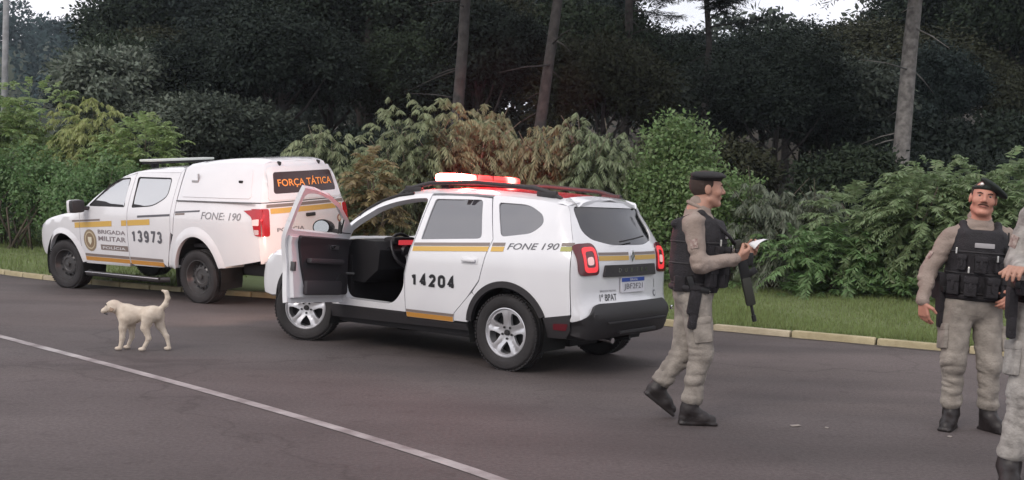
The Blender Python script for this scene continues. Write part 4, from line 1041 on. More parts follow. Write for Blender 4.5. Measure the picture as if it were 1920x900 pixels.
panel(K, 'canopy_rear', WHITE, trk, 'rear', [(p[1], p[2]) for p in ed] + [(.40, 1.965), (0, 1.978), (-.40, 1.965)] + [(-p[1], p[2]) for p in ed[::-1]], [cwin], res=.06)
dr = panel(K, 'canopy_door_frame', WHITE, trk, 'rear', fillet([(.70, 1.45, .05), (-.70, 1.45, .05), (-.60, 1.89, .08), (.60, 1.89, .08)], 6), [fillet([(.598, 1.532, .05), (-.608, 1.532, .05), (-.558, 1.818, .05), (.548, 1.818, .05)], 5)], off=.012, thick=.014, res=.06)
cw = panel(K, 'canopy_window', mat('brown_window_film', (.035, .012, .012), .12), trk, 'rear', fillet([(.605, 1.525, .05), (-.615, 1.525, .05), (-.565, 1.825, .05), (.555, 1.825, .05)], 5), off=.004, thick=.004)
lettering(K, 'FORÇA TÁTICA', mat('orange_lettering', (.85, .30, .06), .5, emit=(1, .35, .08), estr=.12), cw, 'rear', (.50, -.53, 1.605, 1.745), off=.009, bold=.012)
for y in (.375, -.375): MB().box((-1.118, y, 1.905), (.05, .035, .11), Matrix.Rotation(R(-18), 3, 'Y'), .008).build('door_hinge', DARK, trk, autos=40)
zs = np.linspace(.62, 1.418, 12); ed = K.edge('side', [(tx(z), z) for z in zs])
panel(K, 'tailgate', WHITE, trk, 'rear', [(p[1], p[2]) for p in ed] + [(-p[1], p[2]) for p in ed[::-1]], res=.07)
band(K, 'grey_stripe', GREYB, trk, 'rear', [(.74, 1.358), (-.74, 1.358), (-.735, 1.402), (.735, 1.402)]); band(K, 'ochre_stripe', YELL, trk, 'rear', [(.685, 1.275), (-.685, 1.275), (-.685, 1.345), (.685, 1.345)])
MB().box((-1.318, 0, 1.225), (.03, .17, .05), bev=.012).build('tailgate_handle', BLACKP, trk, autos=40)
lettering(K, 'POLÍCIA', INKG, trk, 'rear', (.60, .13, 1.03, 1.095), bold=.006)
lettering(K, '190', INKG, trk, 'rear', (.62, .52, 1.15, 1.19), bold=.006) if False else None
band(K, 'round_seal', mat('crest_red', (.30, .12, .08), .6), trk, 'rear', [(-.62 + .05 * math.cos(t), 1.13 + .055 * math.sin(t)) for t in np.linspace(0, 6.283, 20)[:-1]])
band(K, 'seal_centre', MATS['crest_pale'], trk, 'rear', [(-.62 + .03 * math.cos(t), 1.13 + .034 * math.sin(t)) for t in np.linspace(0, 6.283, 16)[:-1]], off=.006)
MB().box((-1.34, 0, .58), (.16, 1.62, .16), bev=.03).build('rear_bumper', BLACKP, trk, autos=40)
MB().box((1.3, 0, .46), (4.4, .9, .16), bev=.03).box((0, 0, .375), (.14, 1.4, .14), bev=.03).box((3.0, 0, .36), (.14, 1.4, .12), bev=.03).box((-.9, 0, .50), (.5, 1.3, .16), bev=.05).tube([(1.0, -.3, .38), (-.6, -.35, .40), (-1.2, -.5, .42)], .035).box((1.3, 0, .56), (2.2, 1.62, .10)).box((-.5, 0, .80), (1.4, 1.5, .05)).build('underbody', DARK, trk, autos=40)
# roof light bar
lb = MB().box((1.36, 0, 1.965), (.26, 1.18, .034), bev=.010).build('light_bar', mat('pale_light_bar', (.62, .66, .62), .3), trk, autos=40)
MB().box((1.36, 0, 1.930), (.24, 1.12, .035), bev=.012).build('light_bar_base', DARK, lb, autos=40)
for y in (.42, -.42): MB().box((1.36, y, 1.885), (.12, .06, .06), bev=.01).build('light_bar_foot', DARK, lb, autos=40)
add_wheels(trk, wheel_meshes('steel', .375, .245, .235), [(3.0, .765, .375, 6), (0, .765, .375, 0), (0, -.765, .375, 0), (3.0, -.765, .375, 6)])
# ================================================================== people
def nrm(v): v = np.asarray(v, float); return v / (np.linalg.norm(v) + 1e-9)
def frame(fwd, up=(0, 0, 1)):
    """columns: right, forward, up"""
    u = nrm(up); f = np.asarray(fwd, float); f = nrm(f - u * (f @ u)); return np.stack([np.cross(f, u), f, u], 1)
SKIN = mat('skin', (.40, .215, .155), .55, var=.10, vscale=14, bump=.12, bscale=160)
SKINR = mat('ruddy_skin', (.46, .215, .155), .55, var=.12, vscale=14, bump=.12, bscale=160)
CLOTH1 = mat('khaki_shirt_cloth', (.225, .178, .15), .92, col2=(.305, .248, .215), vscale=6, bump=.35, bscale=70)
CLOTH2 = mat('khaki_trouser_cloth', (.185, .165, .145), .92, col2=(.315, .285, .25), vscale=10, bump=.35, bscale=70)
CLOTH3 = mat('grey_camouflage_cloth', (.20, .188, .175), .92, col2=(.40, .38, .355), vscale=12, bump=.35, bscale=70)
NYLON = mat('black_nylon', (.013, .011, .014), .75, bump=.5, bscale=130, var=.3, vscale=20)
LEATH = mat('black_boot_leather', (.016, .012, .012), .5, bump=.2, bscale=60, var=.3, vscale=12)
BERET = mat('dark_beret_felt', (.014, .013, .014), .95, bump=.2, bscale=200)
BERETG = mat('dark_green_beret_felt', (.010, .016, .013), .95, bump=.2, bscale=200)
HAIR = mat('short_dark_hair', (.045, .028, .022), .8, bump=.6, bscale=260)
GUN = mat('gunmetal', (.02, .02, .021), .4, metal=.4)
PATCH = mat('grey_patch', (.34, .33, .34), .7)
SILV = mat('silver_pin', (.65, .65, .62), .3, metal=.8)
EYEW = mat('eye_white', (.30, .25, .23), .4)
EYED = mat('eye_iris', (.03, .02, .015), .2)
LIPS = mat('lips', (.33, .12, .10), .5)

def head_field(P, c, M, s=1.1):
    """c between the ears; M columns right, forward, up"""
    p = ((P - np.asarray(c, np.float32)) @ np.asarray(M, np.float32)) / s
    e = lambda cc, r: ell(p, cc, r)
    d = e((0, -.012, .035), (.074, .097, .088))
    d = smin(d, e((0, .030, -.035), (.060, .060, .078)), .03)
    d = smin(d, e((0, .045, .005), (.060, .052, .068)), .02)
    for q in (-1, 1):
        d = smin(d, e((q * .042, .062, -.018), (.024, .024, .024)), .015)
        d = smin(d, e((q * .076, -.008, .0), (.010, .022, .032)), .006)
        d = smin(d, cap(p, (q * .052, .012, -.062), (q * .02, .066, -.090), .018, .016), .02)
        d = smax(d, -e((q * .031, .101, .017), (.017, .014, .011)), .012)
    d = smin(d, cap(p, (-.032, .083, .036), (.032, .083, .036), .010, .010), .012)
    d = smin(d, cap(p, (0, .094, .022), (0, .113, -.014), .008, .013), .010)
    for q in (-1, 1): d = smin(d, e((q * .013, .098, -.020), (.009, .011, .008)), .006)
    d = smin(d, e((0, .086, -.050), (.025, .013, .014)), .010)
    d = smax(d, -e((0, .102, -.0525), (.021, .008, .0022)), .004)
    d = smin(d, e((0, .078, -.088), (.022, .018, .016)), .02)
    return d * s

def hand_caps(w, d, pn, th, curl, spread=.0, s=1.0, thumb=(.55, .72, .35)):
    """palm and five fingers as tapered pieces; th = side of the thumb along cross(d, pn)"""
    w, d, pn = np.asarray(w, float), nrm(d), nrm(pn); pn = nrm(pn - d * (pn @ d)); x = np.cross(d, pn); out = []
    for i, (o, L) in enumerate(zip((.030, .010, -.010, -.029), (.070, .080, .075, .060))):
        kn = w + (d * (.088 - .004 * abs(i - 1)) + x * th * o) * s
        out.append((w + (d * .014 + x * th * o * .55) * s, kn, .0165 * s, .0125 * s))
        a = 0.0; p = kn; dd = nrm(d + x * th * o * spread * 10); c = curl[i] if hasattr(curl, '__len__') else curl
        for j, fr in enumerate((.45, .30, .25)):
            a += c * (1.0, 1.15, .8)[j]; v = dd * math.cos(a) + pn * math.sin(a); q = p + v * L * fr * s
            out.append((p, q, (.0100, .0092, .0085)[j] * s, (.0092, .0085, .0072)[j] * s)); p = q
    b = w + (d * .022 + x * th * .026) * s; t1 = b + nrm(d * thumb[0] + x * th * thumb[1] + pn * thumb[2]) * .045 * s
    t2 = t1 + nrm(d * .8 + x * th * .25 + pn * thumb[2] * 1.3) * .034 * s
    out += [(b, t1, .0145 * s, .0115 * s), (t1, t2, .0108 * s, .0085 * s)]
    return out

def person(label, loc, J, fwd, headf, headup, cloth_s, cloth_t, skin, beret, hands, feet, seed, beret_tilt, moustache=False, waist=.035, hipf=None, seen=True):
    root = thing('person', label, 'person', loc, 0, 'police officers on the road')
    J = {k: np.array(v, float) for k, v in J.items()}
    up = nrm(J['neck'] - J['pelvis']); T = frame(fwd, up); r_, f_, u_ = T.T
    Hd = frame(headf, headup); L = np.linalg.norm(J['neck'] - J['pelvis'])
    pc = J['pelvis'] + u_ * L * .66; pb = J['pelvis'] + u_ * L * .30
    hp = frame(hipf if hipf is not None else fwd)
    arms = [(J['sR'], J['eR'], J['wR']), (J['sL'], J['eL'], J['wL'])]; legs = [(J['hR'], J['kR'], J['aR']), (J['hL'], J['kL'], J['aL'])]
    hcaps = [c for h in hands for c in h]
    lo = np.min([v for v in J.values()], 0) - .22; hi = np.max([v for v in J.values()], 0) + .22; lo[2] = -.03; hi[2] = J['head'][2] + .16
    def skin_f(P):
        d = head_field(P, J['head'], Hd)
        d = smin(d, cap(P, J['head'] + Hd @ np.array([0, -.02, -.07]), J['neck'], .056, .062), .03)
        d = smin(d, cap(P, J['neck'], pc, .07, .11), .06); d = smin(d, ell(P, pc, (.14, .085, .15), T), .05); d = smin(d, ell(P, J['pelvis'], (.13, .09, .12), T), .06)
        d = smin(d, cap(P, pc, J['pelvis'], .10, .10), .05)
        for s, e, w in arms:
            d = smin(d, cap(P, pc + (s - pc) * .5, s, .06, .045), .04); d = smin(d, cap(P, s, e, .044, .036), .02); d = smin(d, cap(P, e, w, .036, .026), .02)
        for h, k, a in legs: d = smin(d, cap(P, h, k, .075, .052), .04); d = smin(d, cap(P, k, a, .05, .036), .02)
        hd = None
        for a, b, ra, rb in hcaps:
            c = cap(P, a, b, ra, rb); hd = c if hd is None else smin(hd, c, .0045)
        if hd is not None: d = smin(d, hd, .012)
        return d
    body = organic('body', skin_f, lo, hi, .0058, skin, root)
    # shirt
    def wr(P, f, a, st=(1, 1, 1)): return a * vnoise(P * np.array(st, np.float32), f, seed) + a * .5 * vnoise(P * np.array(st, np.float32), f * 2.1, seed + 3)
    def shirt_f(P):
        d = ell(P, pc, (.198, .135, .21), T); d = smin(d, ell(P, pb, (.185, .138, .20), T), .08)
        d = smin(d, cap(P, J['sR'] * .85 + J['sL'] * .15, J['sL'] * .85 + J['sR'] * .15, .072, .072), .07)
        d = smin(d, cap(P, J['neck'] - u_ * .06, J['neck'] + u_ * .042, .108, .073), .04)
        for s, e, w in arms: d = smin(d, smin(cap(P, s, e, .071, .060), cap(P, e, w + (e - w) * .06, .061, .045), .03), .045)
        d = d + wr(P, 7, .006, (1, 1, 1.6)) + fold((P + .03 * vnoise(P, 6, seed + 8)[:, None]) * np.array((1, 1, 1.5), np.float32), 10, .012, seed) + fold(P, 19, .0035, seed + 1)
        return smax(d, -((P - J['pelvis']) @ u_.astype(np.float32)) - .06, .02)
    organic('shirt', shirt_f, lo, hi, .0085, cloth_s, root)
    def trouser_f(P):
        d = ell(P, J['pelvis'] + u_ * .01, (.185, .145, .16), hp)
        for (h, k, a), (fd, n_) in zip(legs, feet):
            l = smin(cap(P, h, k, .112, .087), cap(P, k, a + (k - a) * .16, .080, .067), .03)
            l = smin(l, ell(P, a + (k - a) * .22, (.080, .082, .060)), .02)
            d = smin(d, l, .035)
        z = P[:, 2]; g = smoothstep(.75, .35, z)
        d = d + wr(P, 7, .005) + fold(P * np.array((1, 1, 1.5), np.float32), 8, .007, seed) + g * fold((P + .06 * np.stack([vnoise(P, 4, seed + 8)] * 3, 1)) * np.array((.8, .8, 1.9), np.float32), 10, .013, seed + 4) + fold(P, 20, .003, seed + 2)
        for (h, k, a) in legs: d = smax(d, -((P - (a + (k - a) * .10)) @ nrm(k - a).astype(np.float32)) - 9 * (np.sqrt(((P - a) ** 2).sum(1)) > .28), .01)
        return smax(d, (P - J['pelvis']) @ u_.astype(np.float32) - .10, .01)
    organic('trousers', trouser_f, lo, hi, .0085, cloth_t, root)
    for (h, k, a), (heel, toe) in zip(legs, feet):
        heel, toe = np.asarray(heel, float), np.asarray(toe, float); fd = nrm(toe - heel); sh = nrm(k - a); n_ = nrm(sh - fd * (sh @ fd)); Ln = np.linalg.norm(toe - heel)
        def boot_f(P):
            d = cap(P, a + sh * .15, a + n_ * .0, .060, .056)
            d = smin(d, cap(P, heel + fd * .045 + n_ * .045, heel + fd * Ln * .62 + n_ * .042, .046, .046), .03)
            d = smin(d, cap(P, heel + fd * Ln * .62 + n_ * .040, toe - fd * .045 + n_ * .034, .048, .040), .02)
            d = smin(d, cap(P, a, heel + fd * Ln * .6 + n_ * .06, .052, .040), .03)
            d = smin(d, rbox(P, heel + fd * Ln * .5 + n_ * .012, (.046, Ln * .5, .014), .012, frame(fd, n_)), .008)
            return smax(d + .0015 * vnoise(P, 40, seed), -((P - heel) @ n_.astype(np.float32)), .004)
        q = np.array([heel, toe, a + sh * .2]); organic('boot', boot_f, q.min(0) - .09, q.max(0) + .09, .0085, LEATH, root)
    # vest
    def vest_f(P):
        q = (P - J['pelvis']).astype(np.float32); t = q @ u_.astype(np.float32); x = q @ r_.astype(np.float32)
        d = smin(ell(P, pc + f_ * .02, (.210, .195, .245), T), ell(P, pb + f_ * .01, (.205, .190, .21), T), .08) + .0015 * vnoise(P, 30, seed)
        for s, e, w in arms: d = smax(d, -(cap(P, s + (s - J['neck']) * .28, e, .078, .07)), .02)
        d = smax(d, t - L * .90, .02)
        d = smax(d, -(np.sqrt((((P - J['neck']) @ T.astype(np.float32)) ** 2).sum(1)) - .112), .015)
        for q_ in (-1, 1):
            a0 = pc + u_ * .10 + r_ * q_ * .105; m = J['neck'] + r_ * q_ * .115 - u_ * .022
            d = smin(d, smin(cap(P, a0 + f_ * .135, m + f_ * .04, .030, .026), cap(P, m + f_ * .04, a0 - f_ * .14, .026, .03), .02), .02)
        return smax(d, -(t - waist), .015)
    vest = organic('vest', vest_f, lo, hi, .0095, NYLON, root)
    Mt = Matrix([list(map(float, T[i])) for i in range(3)])
    def loc_(x, f, t): return Vector(J['pelvis'] + r_ * x + f_ * f + u_ * t)
    def front(x, t, ang=None):
        """point on the vest's front at a side offset x and height t, and its outward turn"""
        o = J['pelvis'] + u_ * t + r_ * x * .55; a = x * 3.4; d = nrm(f_ * math.cos(a) + r_ * math.sin(a)); h_ = hit(vest_f, o, d)
        return Vector(o + d * h_), Mt @ Matrix.Rotation(-a, 3, 'Z'), Vector(d)
    for x, t, w, h, dp in ((-.155, .13, .085, .14, .055), (-.055, .125, .085, .14, .06), (.055, .125, .085, .14, .06), (.155, .13, .085, .14, .055), (-.09, .285, .08, .11, .04), (.015, .28, .08, .12, .045), (.11, .29, .06, .11, .04)):
        c, M2, d = front(x, t)
        MB().box(c + d * dp * .30, (w, dp, h), M2, .014).box(c + d * (dp * .30 + .006) + Vector(u_) * h * .33, (w + .006, dp + .006, h * .36), M2, .012).box(c + d * (dp * .86), (.02, .008, h * .5), M2, .003).build('pouch', NYLON, root, autos=50)
    WEB = mat('worn_webbing', (.028, .026, .028), .8)
    for t in (.075, .215, .365):
        P_ = []
        for a in np.linspace(0, 2 * math.pi, 41):
            d = nrm(f_ * math.cos(a) + r_ * math.sin(a)); o = J['pelvis'] + u_ * t; h_ = hit(vest_f, o, d); P_.append(o + d * (h_ + .001))
        MB().tube(P_, .007, 5, cap=False).build('webbing', WEB, root, smooth=True)
    c, M2, d = front(.0, .415); MB().box(c + d * .004, (.13, .012, .034), M2, .004).build('name_patch', PATCH, root, autos=50)
    c, M2, d = front(-.15, .36); MB().box(c + d * .016, (.05, .035, .11), M2, .01).tube([c + d * .016 + Vector(u_) * .05, c + d * .01 + Vector(u_) * .16], .006).build('radio', GUN, root, autos=50)
    for x, t in ((-.06, .33), (.07, .24), (.14, .37)):
        c, M2, d = front(x, t); MB().box(c + d * .05, (.012, .010, .045), M2, .004).build('clip', SILV, root)
    # cargo pockets, collar, sleeve patch
    for (h, k, a) in legs:
        ax = nrm(h - k); out_ = nrm((h - (J['hR'] + J['hL']) / 2) - ax * ((h - (J['hR'] + J['hL']) / 2) @ ax)); o = k + (h - k) * .42; hh_ = hit(trouser_f, o, out_, .3)
        Mp = Matrix([list(map(float, q)) for q in np.stack([np.cross(ax, out_), out_, ax], 1)])
        MB().box(Vector(o + out_ * (hh_ - .006)), (.13, .034, .17), Mp, .014).box(Vector(o + out_ * (hh_ - .002) + ax * .07), (.138, .036, .05), Mp, .012).build('cargo_pocket', cloth_t, root, autos=50)
    cp = [J['neck'] - u_ * .005 + (f_ * math.cos(a) * .072 + r_ * math.sin(a) * .070) + u_ * (.036 - .030 * math.cos(a)) for a in np.linspace(.35, 2 * math.pi - .35, 21)]
    MB().tube(cp, .014, 6).build('collar', cloth_s, root, smooth=True)
    for s, e, w in arms:
        sd = nrm(s - J['neck']); o = s + (e - s) * .35; h_ = hit(shirt_f, o, sd, .25); ax = nrm(s - e); sd2 = nrm(sd - ax * (sd @ ax)); Mp = Matrix([list(map(float, q)) for q in np.stack([np.cross(sd2, ax), sd2, ax], 1)])
        MB().box(Vector(o + sd * (h_ - .001)), (.055, .008, .065), Mp, .003).build('sleeve_patch', mat('sleeve_badge', (.17, .10, .09), .8, col2=(.40, .34, .30), vscale=40), root, autos=50)
    # belt
    b = MB(); pts = [loc_(.196 * math.cos(a), .154 * math.sin(a), .045 + .0) for a in np.linspace(0, 2 * math.pi, 33)]
    b.tube(pts, .024, 8, cap=False); b.build('belt', NYLON, root, smooth=True)
    # beret, hair, face
    hc = J['head']; hs = 1.1
    def HL(x, y, z): return hc + (Hd @ np.array([x, y, z])) * hs
    tr = frame(Hd[:, 1] + Hd[:, 2] * beret_tilt[1], Hd[:, 2] + Hd[:, 0] * beret_tilt[0])
    def beret_f(P):
        d = ell(P, HL(0, -.008, .068), np.array((.081, .104, .026)) * hs, Hd)
        d = smin(d, ell(P, HL(beret_tilt[0] * .085, .004, .098 - abs(beret_tilt[0]) * .03), np.array((.104, .116, .025)) * hs, tr), .02)
        return smax(d + .003 * vnoise(P, 22, seed), -((P - HL(0, 0, .044)) @ nrm(Hd[:, 2] - Hd[:, 1] * .0).astype(np.float32)) - 9 * (((P - HL(0, 0, .02)) @ tr[:, 0].astype(np.float32)) * np.sign(beret_tilt[0] + 1e-6) > .062), .006)
    organic('beret', beret_f, hc - .22, hc + .24, .0065, beret, root)
    o = MB().lathe([(0, .006), (.012, .004), (.014, 0), (0, -.002)], 12, 'Z').build('badge', SILV, root, smooth=True)
    bx = -np.sign(beret_tilt[0] + 1e-6) * .030
    o.matrix_local = Matrix.Translation(Vector(HL(bx, .088, .088))) @ Vector(Hd[:, 1] * .9 + Hd[:, 0] * bx * 8).to_track_quat('Z', 'Y').to_matrix().to_4x4()
    def hair_f(P):
        p = ((P - hc.astype(np.float32)) @ Hd.astype(np.float32)) / hs
        d = ell(p, (0, -.014, .034), (.0775, .1005, .091)) * hs + .0012 * vnoise(P, 120, seed)
        d = smax(d, (p[:, 1] - .030 + np.maximum(-p[:, 2] + .03, 0) * .55), .01)
        return smax(d, -(p[:, 2] + .052 - np.clip(p[:, 1], -.1, .03) * .55), .008)
    organic('hair', hair_f, hc - .2, hc + .2, .0065, HAIR, root)
    for q in (-1, 1):
        ey = MB().lathe([(.0125 * hs * math.sin(t), -.0125 * hs * math.cos(t)) for t in np.linspace(.02, math.pi - .02, 9)], 14, 'Y').build('eye', EYEW, root, smooth=True)
        ey.location = HL(q * .031, .0775, .0165); ey.rotation_euler = Matrix([list(map(float, Hd[i])) for i in range(3)]).to_euler()
        ir = MB().lathe([(0, .0131 * hs), (.004, .0126 * hs), (.0062 * hs, .0112 * hs)], 12, 'Y').build('iris', EYED, ey, smooth=True)
        MB().tube([HL(q * .014, .0945, .030), HL(q * .031, .0955, .036), HL(q * .048, .084, .031)], [.0035, .0045, .0025], 6).build('eyebrow', HAIR, root, smooth=True)
    MB().tube([HL(-.022, .0935, -.0525), HL(0, .0985, -.0515), HL(.022, .0935, -.0525)], [.003, .0052, .003], 6).build('lips', LIPS, root, smooth=True)
    if moustache: MB().tube([HL(-.032, .090, -.047), HL(-.016, .102, -.037), HL(0, .1045, -.035), HL(.016, .102, -.037), HL(.032, .090, -.047)], [.003, .0062, .0058, .0062, .003], 8).build('moustache', mat('brown_moustache', (.13, .062, .045), .9, bump=.6, bscale=260), root, smooth=True)
    return root, loc_, Mt, T

def holster(root, p, M):
    h = MB(); p = Vector(p)
    h.box(p, (.05, .085, .17), M, .022).box(p + M @ Vector((0, .012, -.12)), (.042, .065, .12), M, .02).box(p + M @ Vector((0, -.01, .10)), (.03, .06, .06), M, .01)
    o = h.build('holster', NYLON, root, autos=50)
    g = MB().box(p + M @ Vector((0, -.045, .13)), (.028, .045, .11), M @ Matrix.Rotation(R(24), 3, 'X'), .01).box(p + M @ Vector((0, .03, .10)), (.028, .12, .04), M, .008).build('pistol_grip', GUN, o, autos=50)
    return o

# --- first officer, walking past the car, reading a sheet of paper
wN, wF = np.array((.262, -.165, 1.180)), np.array((.350, .085, 1.205))
hN = hand_caps(wN, (.80, .42, .34), (-.25, .78, .55), 1, (.62, .68, .74, .80), thumb=(.8, .25, .55), s=1.12)
hF = hand_caps(wF, (.80, -.40, .32), (-.25, -.70, .62), -1, (.62, .68, .74, .80), thumb=(.8, .25, .55), s=1.12)
J1 = dict(head=(.060, 0, 1.648), neck=(.005, 0, 1.500), pelvis=(-.005, 0, .915), sR=(-.055, -.185, 1.405), eR=(-.012, -.262, 1.130), wR=wN, sL=(.10, .175, 1.410), eL=(.23, .255, 1.140), wL=wF,
          hR=(.0, -.095, .885), kR=(.052, -.105, .515), aR=(-.022, -.105, .108), hL=(-.01, .09, .885), kL=(-.035, .10, .492), aL=(-.225, .10, .215))
o1, L1, M1, T1 = person('officer in black vest and beret striding past the car, reading a sheet of paper', (1.30, 7.35, 0), J1, (1, -.32, 0), (1, .06, -.06), (.0, .0, 1), CLOTH1, CLOTH2, SKIN, BERET, [hN, hF],
                        [((-.092, -.105, 0), (.178, -.105, 0)), ((-.318, .10, .175), (-.100, .10, .012))], 11, (.16, .12))
holster(o1, (-.03, -.195, .86), Matrix.Rotation(R(-90), 3, 'Z') @ Matrix.Rotation(R(-8), 3, 'X'))
for k, (x, z) in enumerate(((-.13, .99), (.10, .985))): MB().box((x, -.155 if x < 0 else -.125, z), (.08, .05, .11), None, .014).build('belt_pouch', NYLON, o1, autos=50)
MB().tube([(.055, -.168, .965), (.075, -.175, .945), (.055, -.18, .925), (.03, -.178, .945), (.055, -.168, .965)], .008, 6).build('handcuffs', SILV, o1, smooth=True)
# the sheet of paper between his fingers
pv = []
for i in range(7):
    for j in range(5):
        u, w = i / 6, j / 4; pv.append((u * .115, (w - .5) * .13, .018 * math.sin(u * 2.6 + w * 1.2) + .012 * (w - .5) ** 2))
pf = [(i * 5 + j, (i + 1) * 5 + j, (i + 1) * 5 + j + 1, i * 5 + j + 1) for i in range(6) for j in range(4)]
pap = obj('paper_sheet', pv, pf, mat('paper', (.68, .70, .72), .8))
sol = pap.modifiers.new('thickness', 'SOLIDIFY'); sol.thickness = .0012
pap.matrix_world = Matrix.Translation((1.30 + .385, 7.35 - .055, 1.252)) @ Matrix.Rotation(R(-34), 4, 'Y') @ Matrix.Rotation(R(8), 4, 'X')
tag(pap, 'white folded paper held by the striding officer', 'paper')
# his rifle, slung in front, muzzle down
rf = thing('rifle', 'black rifle hanging muzzle down in front of the striding officer', 'rifle', (1.30, 7.35, 0))
RM = Matrix.Rotation(R(-19.5), 3, 'Y'); r0 = Vector((.338, -.10, 1.045))
def rp_(x, y, z): return r0 + RM.transposed() @ Vector((x, y, z)) if False else r0 + Matrix.Rotation(R(-14), 3, 'Y') @ Vector((x, y, z))
Rm3 = Matrix.Rotation(R(-14), 3, 'Y')
MB().box(rp_(0, 0, .09), (.065, .038, .24), Rm3, .008).box(rp_(.055, 0, .12), (.05, .03, .09), Rm3 @ Matrix.Rotation(R(12), 3, 'Y'), .008).build('receiver', GUN, rf, autos=40)
MB().box(rp_(0, 0, -.10), (.066, .052, .20), Rm3, .016).build('handguard', mat('gun_polymer', (.018, .019, .014), .6), rf, autos=40)
MB().tube([rp_(0, 0, -.18), rp_(0, 0, -.30)], .011, 10).tube([rp_(0, 0, -.27), rp_(0, 0, -.315)], .016, 10).build('barrel', GUN, rf, autos=40)
MB().box(rp_(-.005, 0, .235), (.05, .034, .07), Rm3, .012).build('stock', MATS['gun_polymer'], rf, autos=40)
MB().box(rp_(.052, 0, .03), (.07, .024, .05), Rm3 @ Matrix.Rotation(R(-20), 3, 'Y'), .006).build('magazine', GUN, rf, autos=40)
MB().tube([rp_(-.03, -.02, .25), (.20, -.155, 1.33), (.06, -.145, 1.455), (-.06, -.05, 1.47), (-.16, .08, 1.30)], .012, 6).build('sling', NYLON, rf, smooth=True)

# --- second officer, standing, facing the camera, moustache
wR2 = np.array((-.368, -.075, .905))
hR2 = hand_caps(wR2, (.10, -.10, -1), (.75, .45, .1), 1, (.36, .42, .46, .52), s=1.1)
wL2 = np.array((.235, -.19, .985))
hL2 = hand_caps(wL2, (-.55, -.25, -.4), (-.3, .9, -.2), -1, (.5, .5, .55, .6), s=1.08)
J2 = dict(head=(.046, -.03, 1.648), neck=(.040, 0, 1.488), pelvis=(.018, 0, .905), sR=(-.165, .0, 1.375), eR=(-.300, .02, 1.125), wR=wR2, sL=(.235, .0, 1.382), eL=(.345, .06, 1.135), wL=wL2,
          hR=(-.085, 0, .875), kR=(-.118, -.05, .490), aR=(-.098, .0, .108), hL=(.118, 0, .875), kL=(.132, -.06, .485), aL=(.150, -.04, .108))
o2, L2, M2_, T2 = person('moustached officer in black vest standing to face the camera', (3.30, 7.45, 0), J2, (-.20, -1, 0), (-.36, -1, -.03), (.14, 0, 1), CLOTH1, CLOTH2, SKINR, BERETG, [hR2, hL2],
                         [((-.068, .045, 0), (-.215, -.165, 0)), ((.128, .015, 0), (.215, -.225, 0))], 23, (-.60, .05), moustache=True)
holster(o2, (-.205, .02, .90), Matrix.Rotation(R(180), 3, 'Z'))
MB().box((-.20, .06, 1.02), (.07, .16, .20), None, .03).build('hip_bag', NYLON, o2, autos=50)

# --- third officer, cut by the edge of the picture, nearest the camera
wR3 = np.array((-.085, -.22, 1.130))
hR3 = hand_caps(wR3, (-.55, -.50, .1), (.2, .3, -.9), -1, (.45, .5, .55, .6), s=1.1)
hL3 = hand_caps((.56, -.06, .90), (.05, -.12, -1), (-.75, .35, .1), -1, (.36, .42, .46, .52), s=1.1)
J3 = dict(head=(.24, -.02, 1.665), neck=(.23, 0, 1.50), pelvis=(.19, 0, .925), sR=(.055, .0, 1.395), eR=(.020, .07, 1.15), wR=wR3, sL=(.42, .0, 1.395), eL=(.52, .04, 1.14), wL=(.56, -.06, .90),
          hR=(.095, 0, .89), kR=(.045, -.04, .49), aR=(-.005, .0, .108), hL=(.29, 0, .89), kL=(.305, -.04, .49), aL=(.325, .02, .108))
o3, L3, M3_, T3 = person('officer in grey camouflage cut off by the picture edge, nearest the camera', (2.845, 5.82, 0), J3, (-.25, -1, 0), (-.5, -1, 0), (0, 0, 1), CLOTH3, CLOTH3, SKIN, BERET, [hR3, hL3],
                         [((.02, .06, 0), (-.09, -.185, 0)), ((.34, .08, 0), (.37, -.19, 0))], 37, (.3, .05))
o3.scale = (1.09, 1.09, 1.09)
holster(o3, (-.055, -.05, .955), Matrix.Rotation(R(170), 3, 'Z'))
MB().box((-.03, -.08, 1.06), (.06, .12, .12), None, .02).build('belt_pouch', NYLON, o3, autos=50)
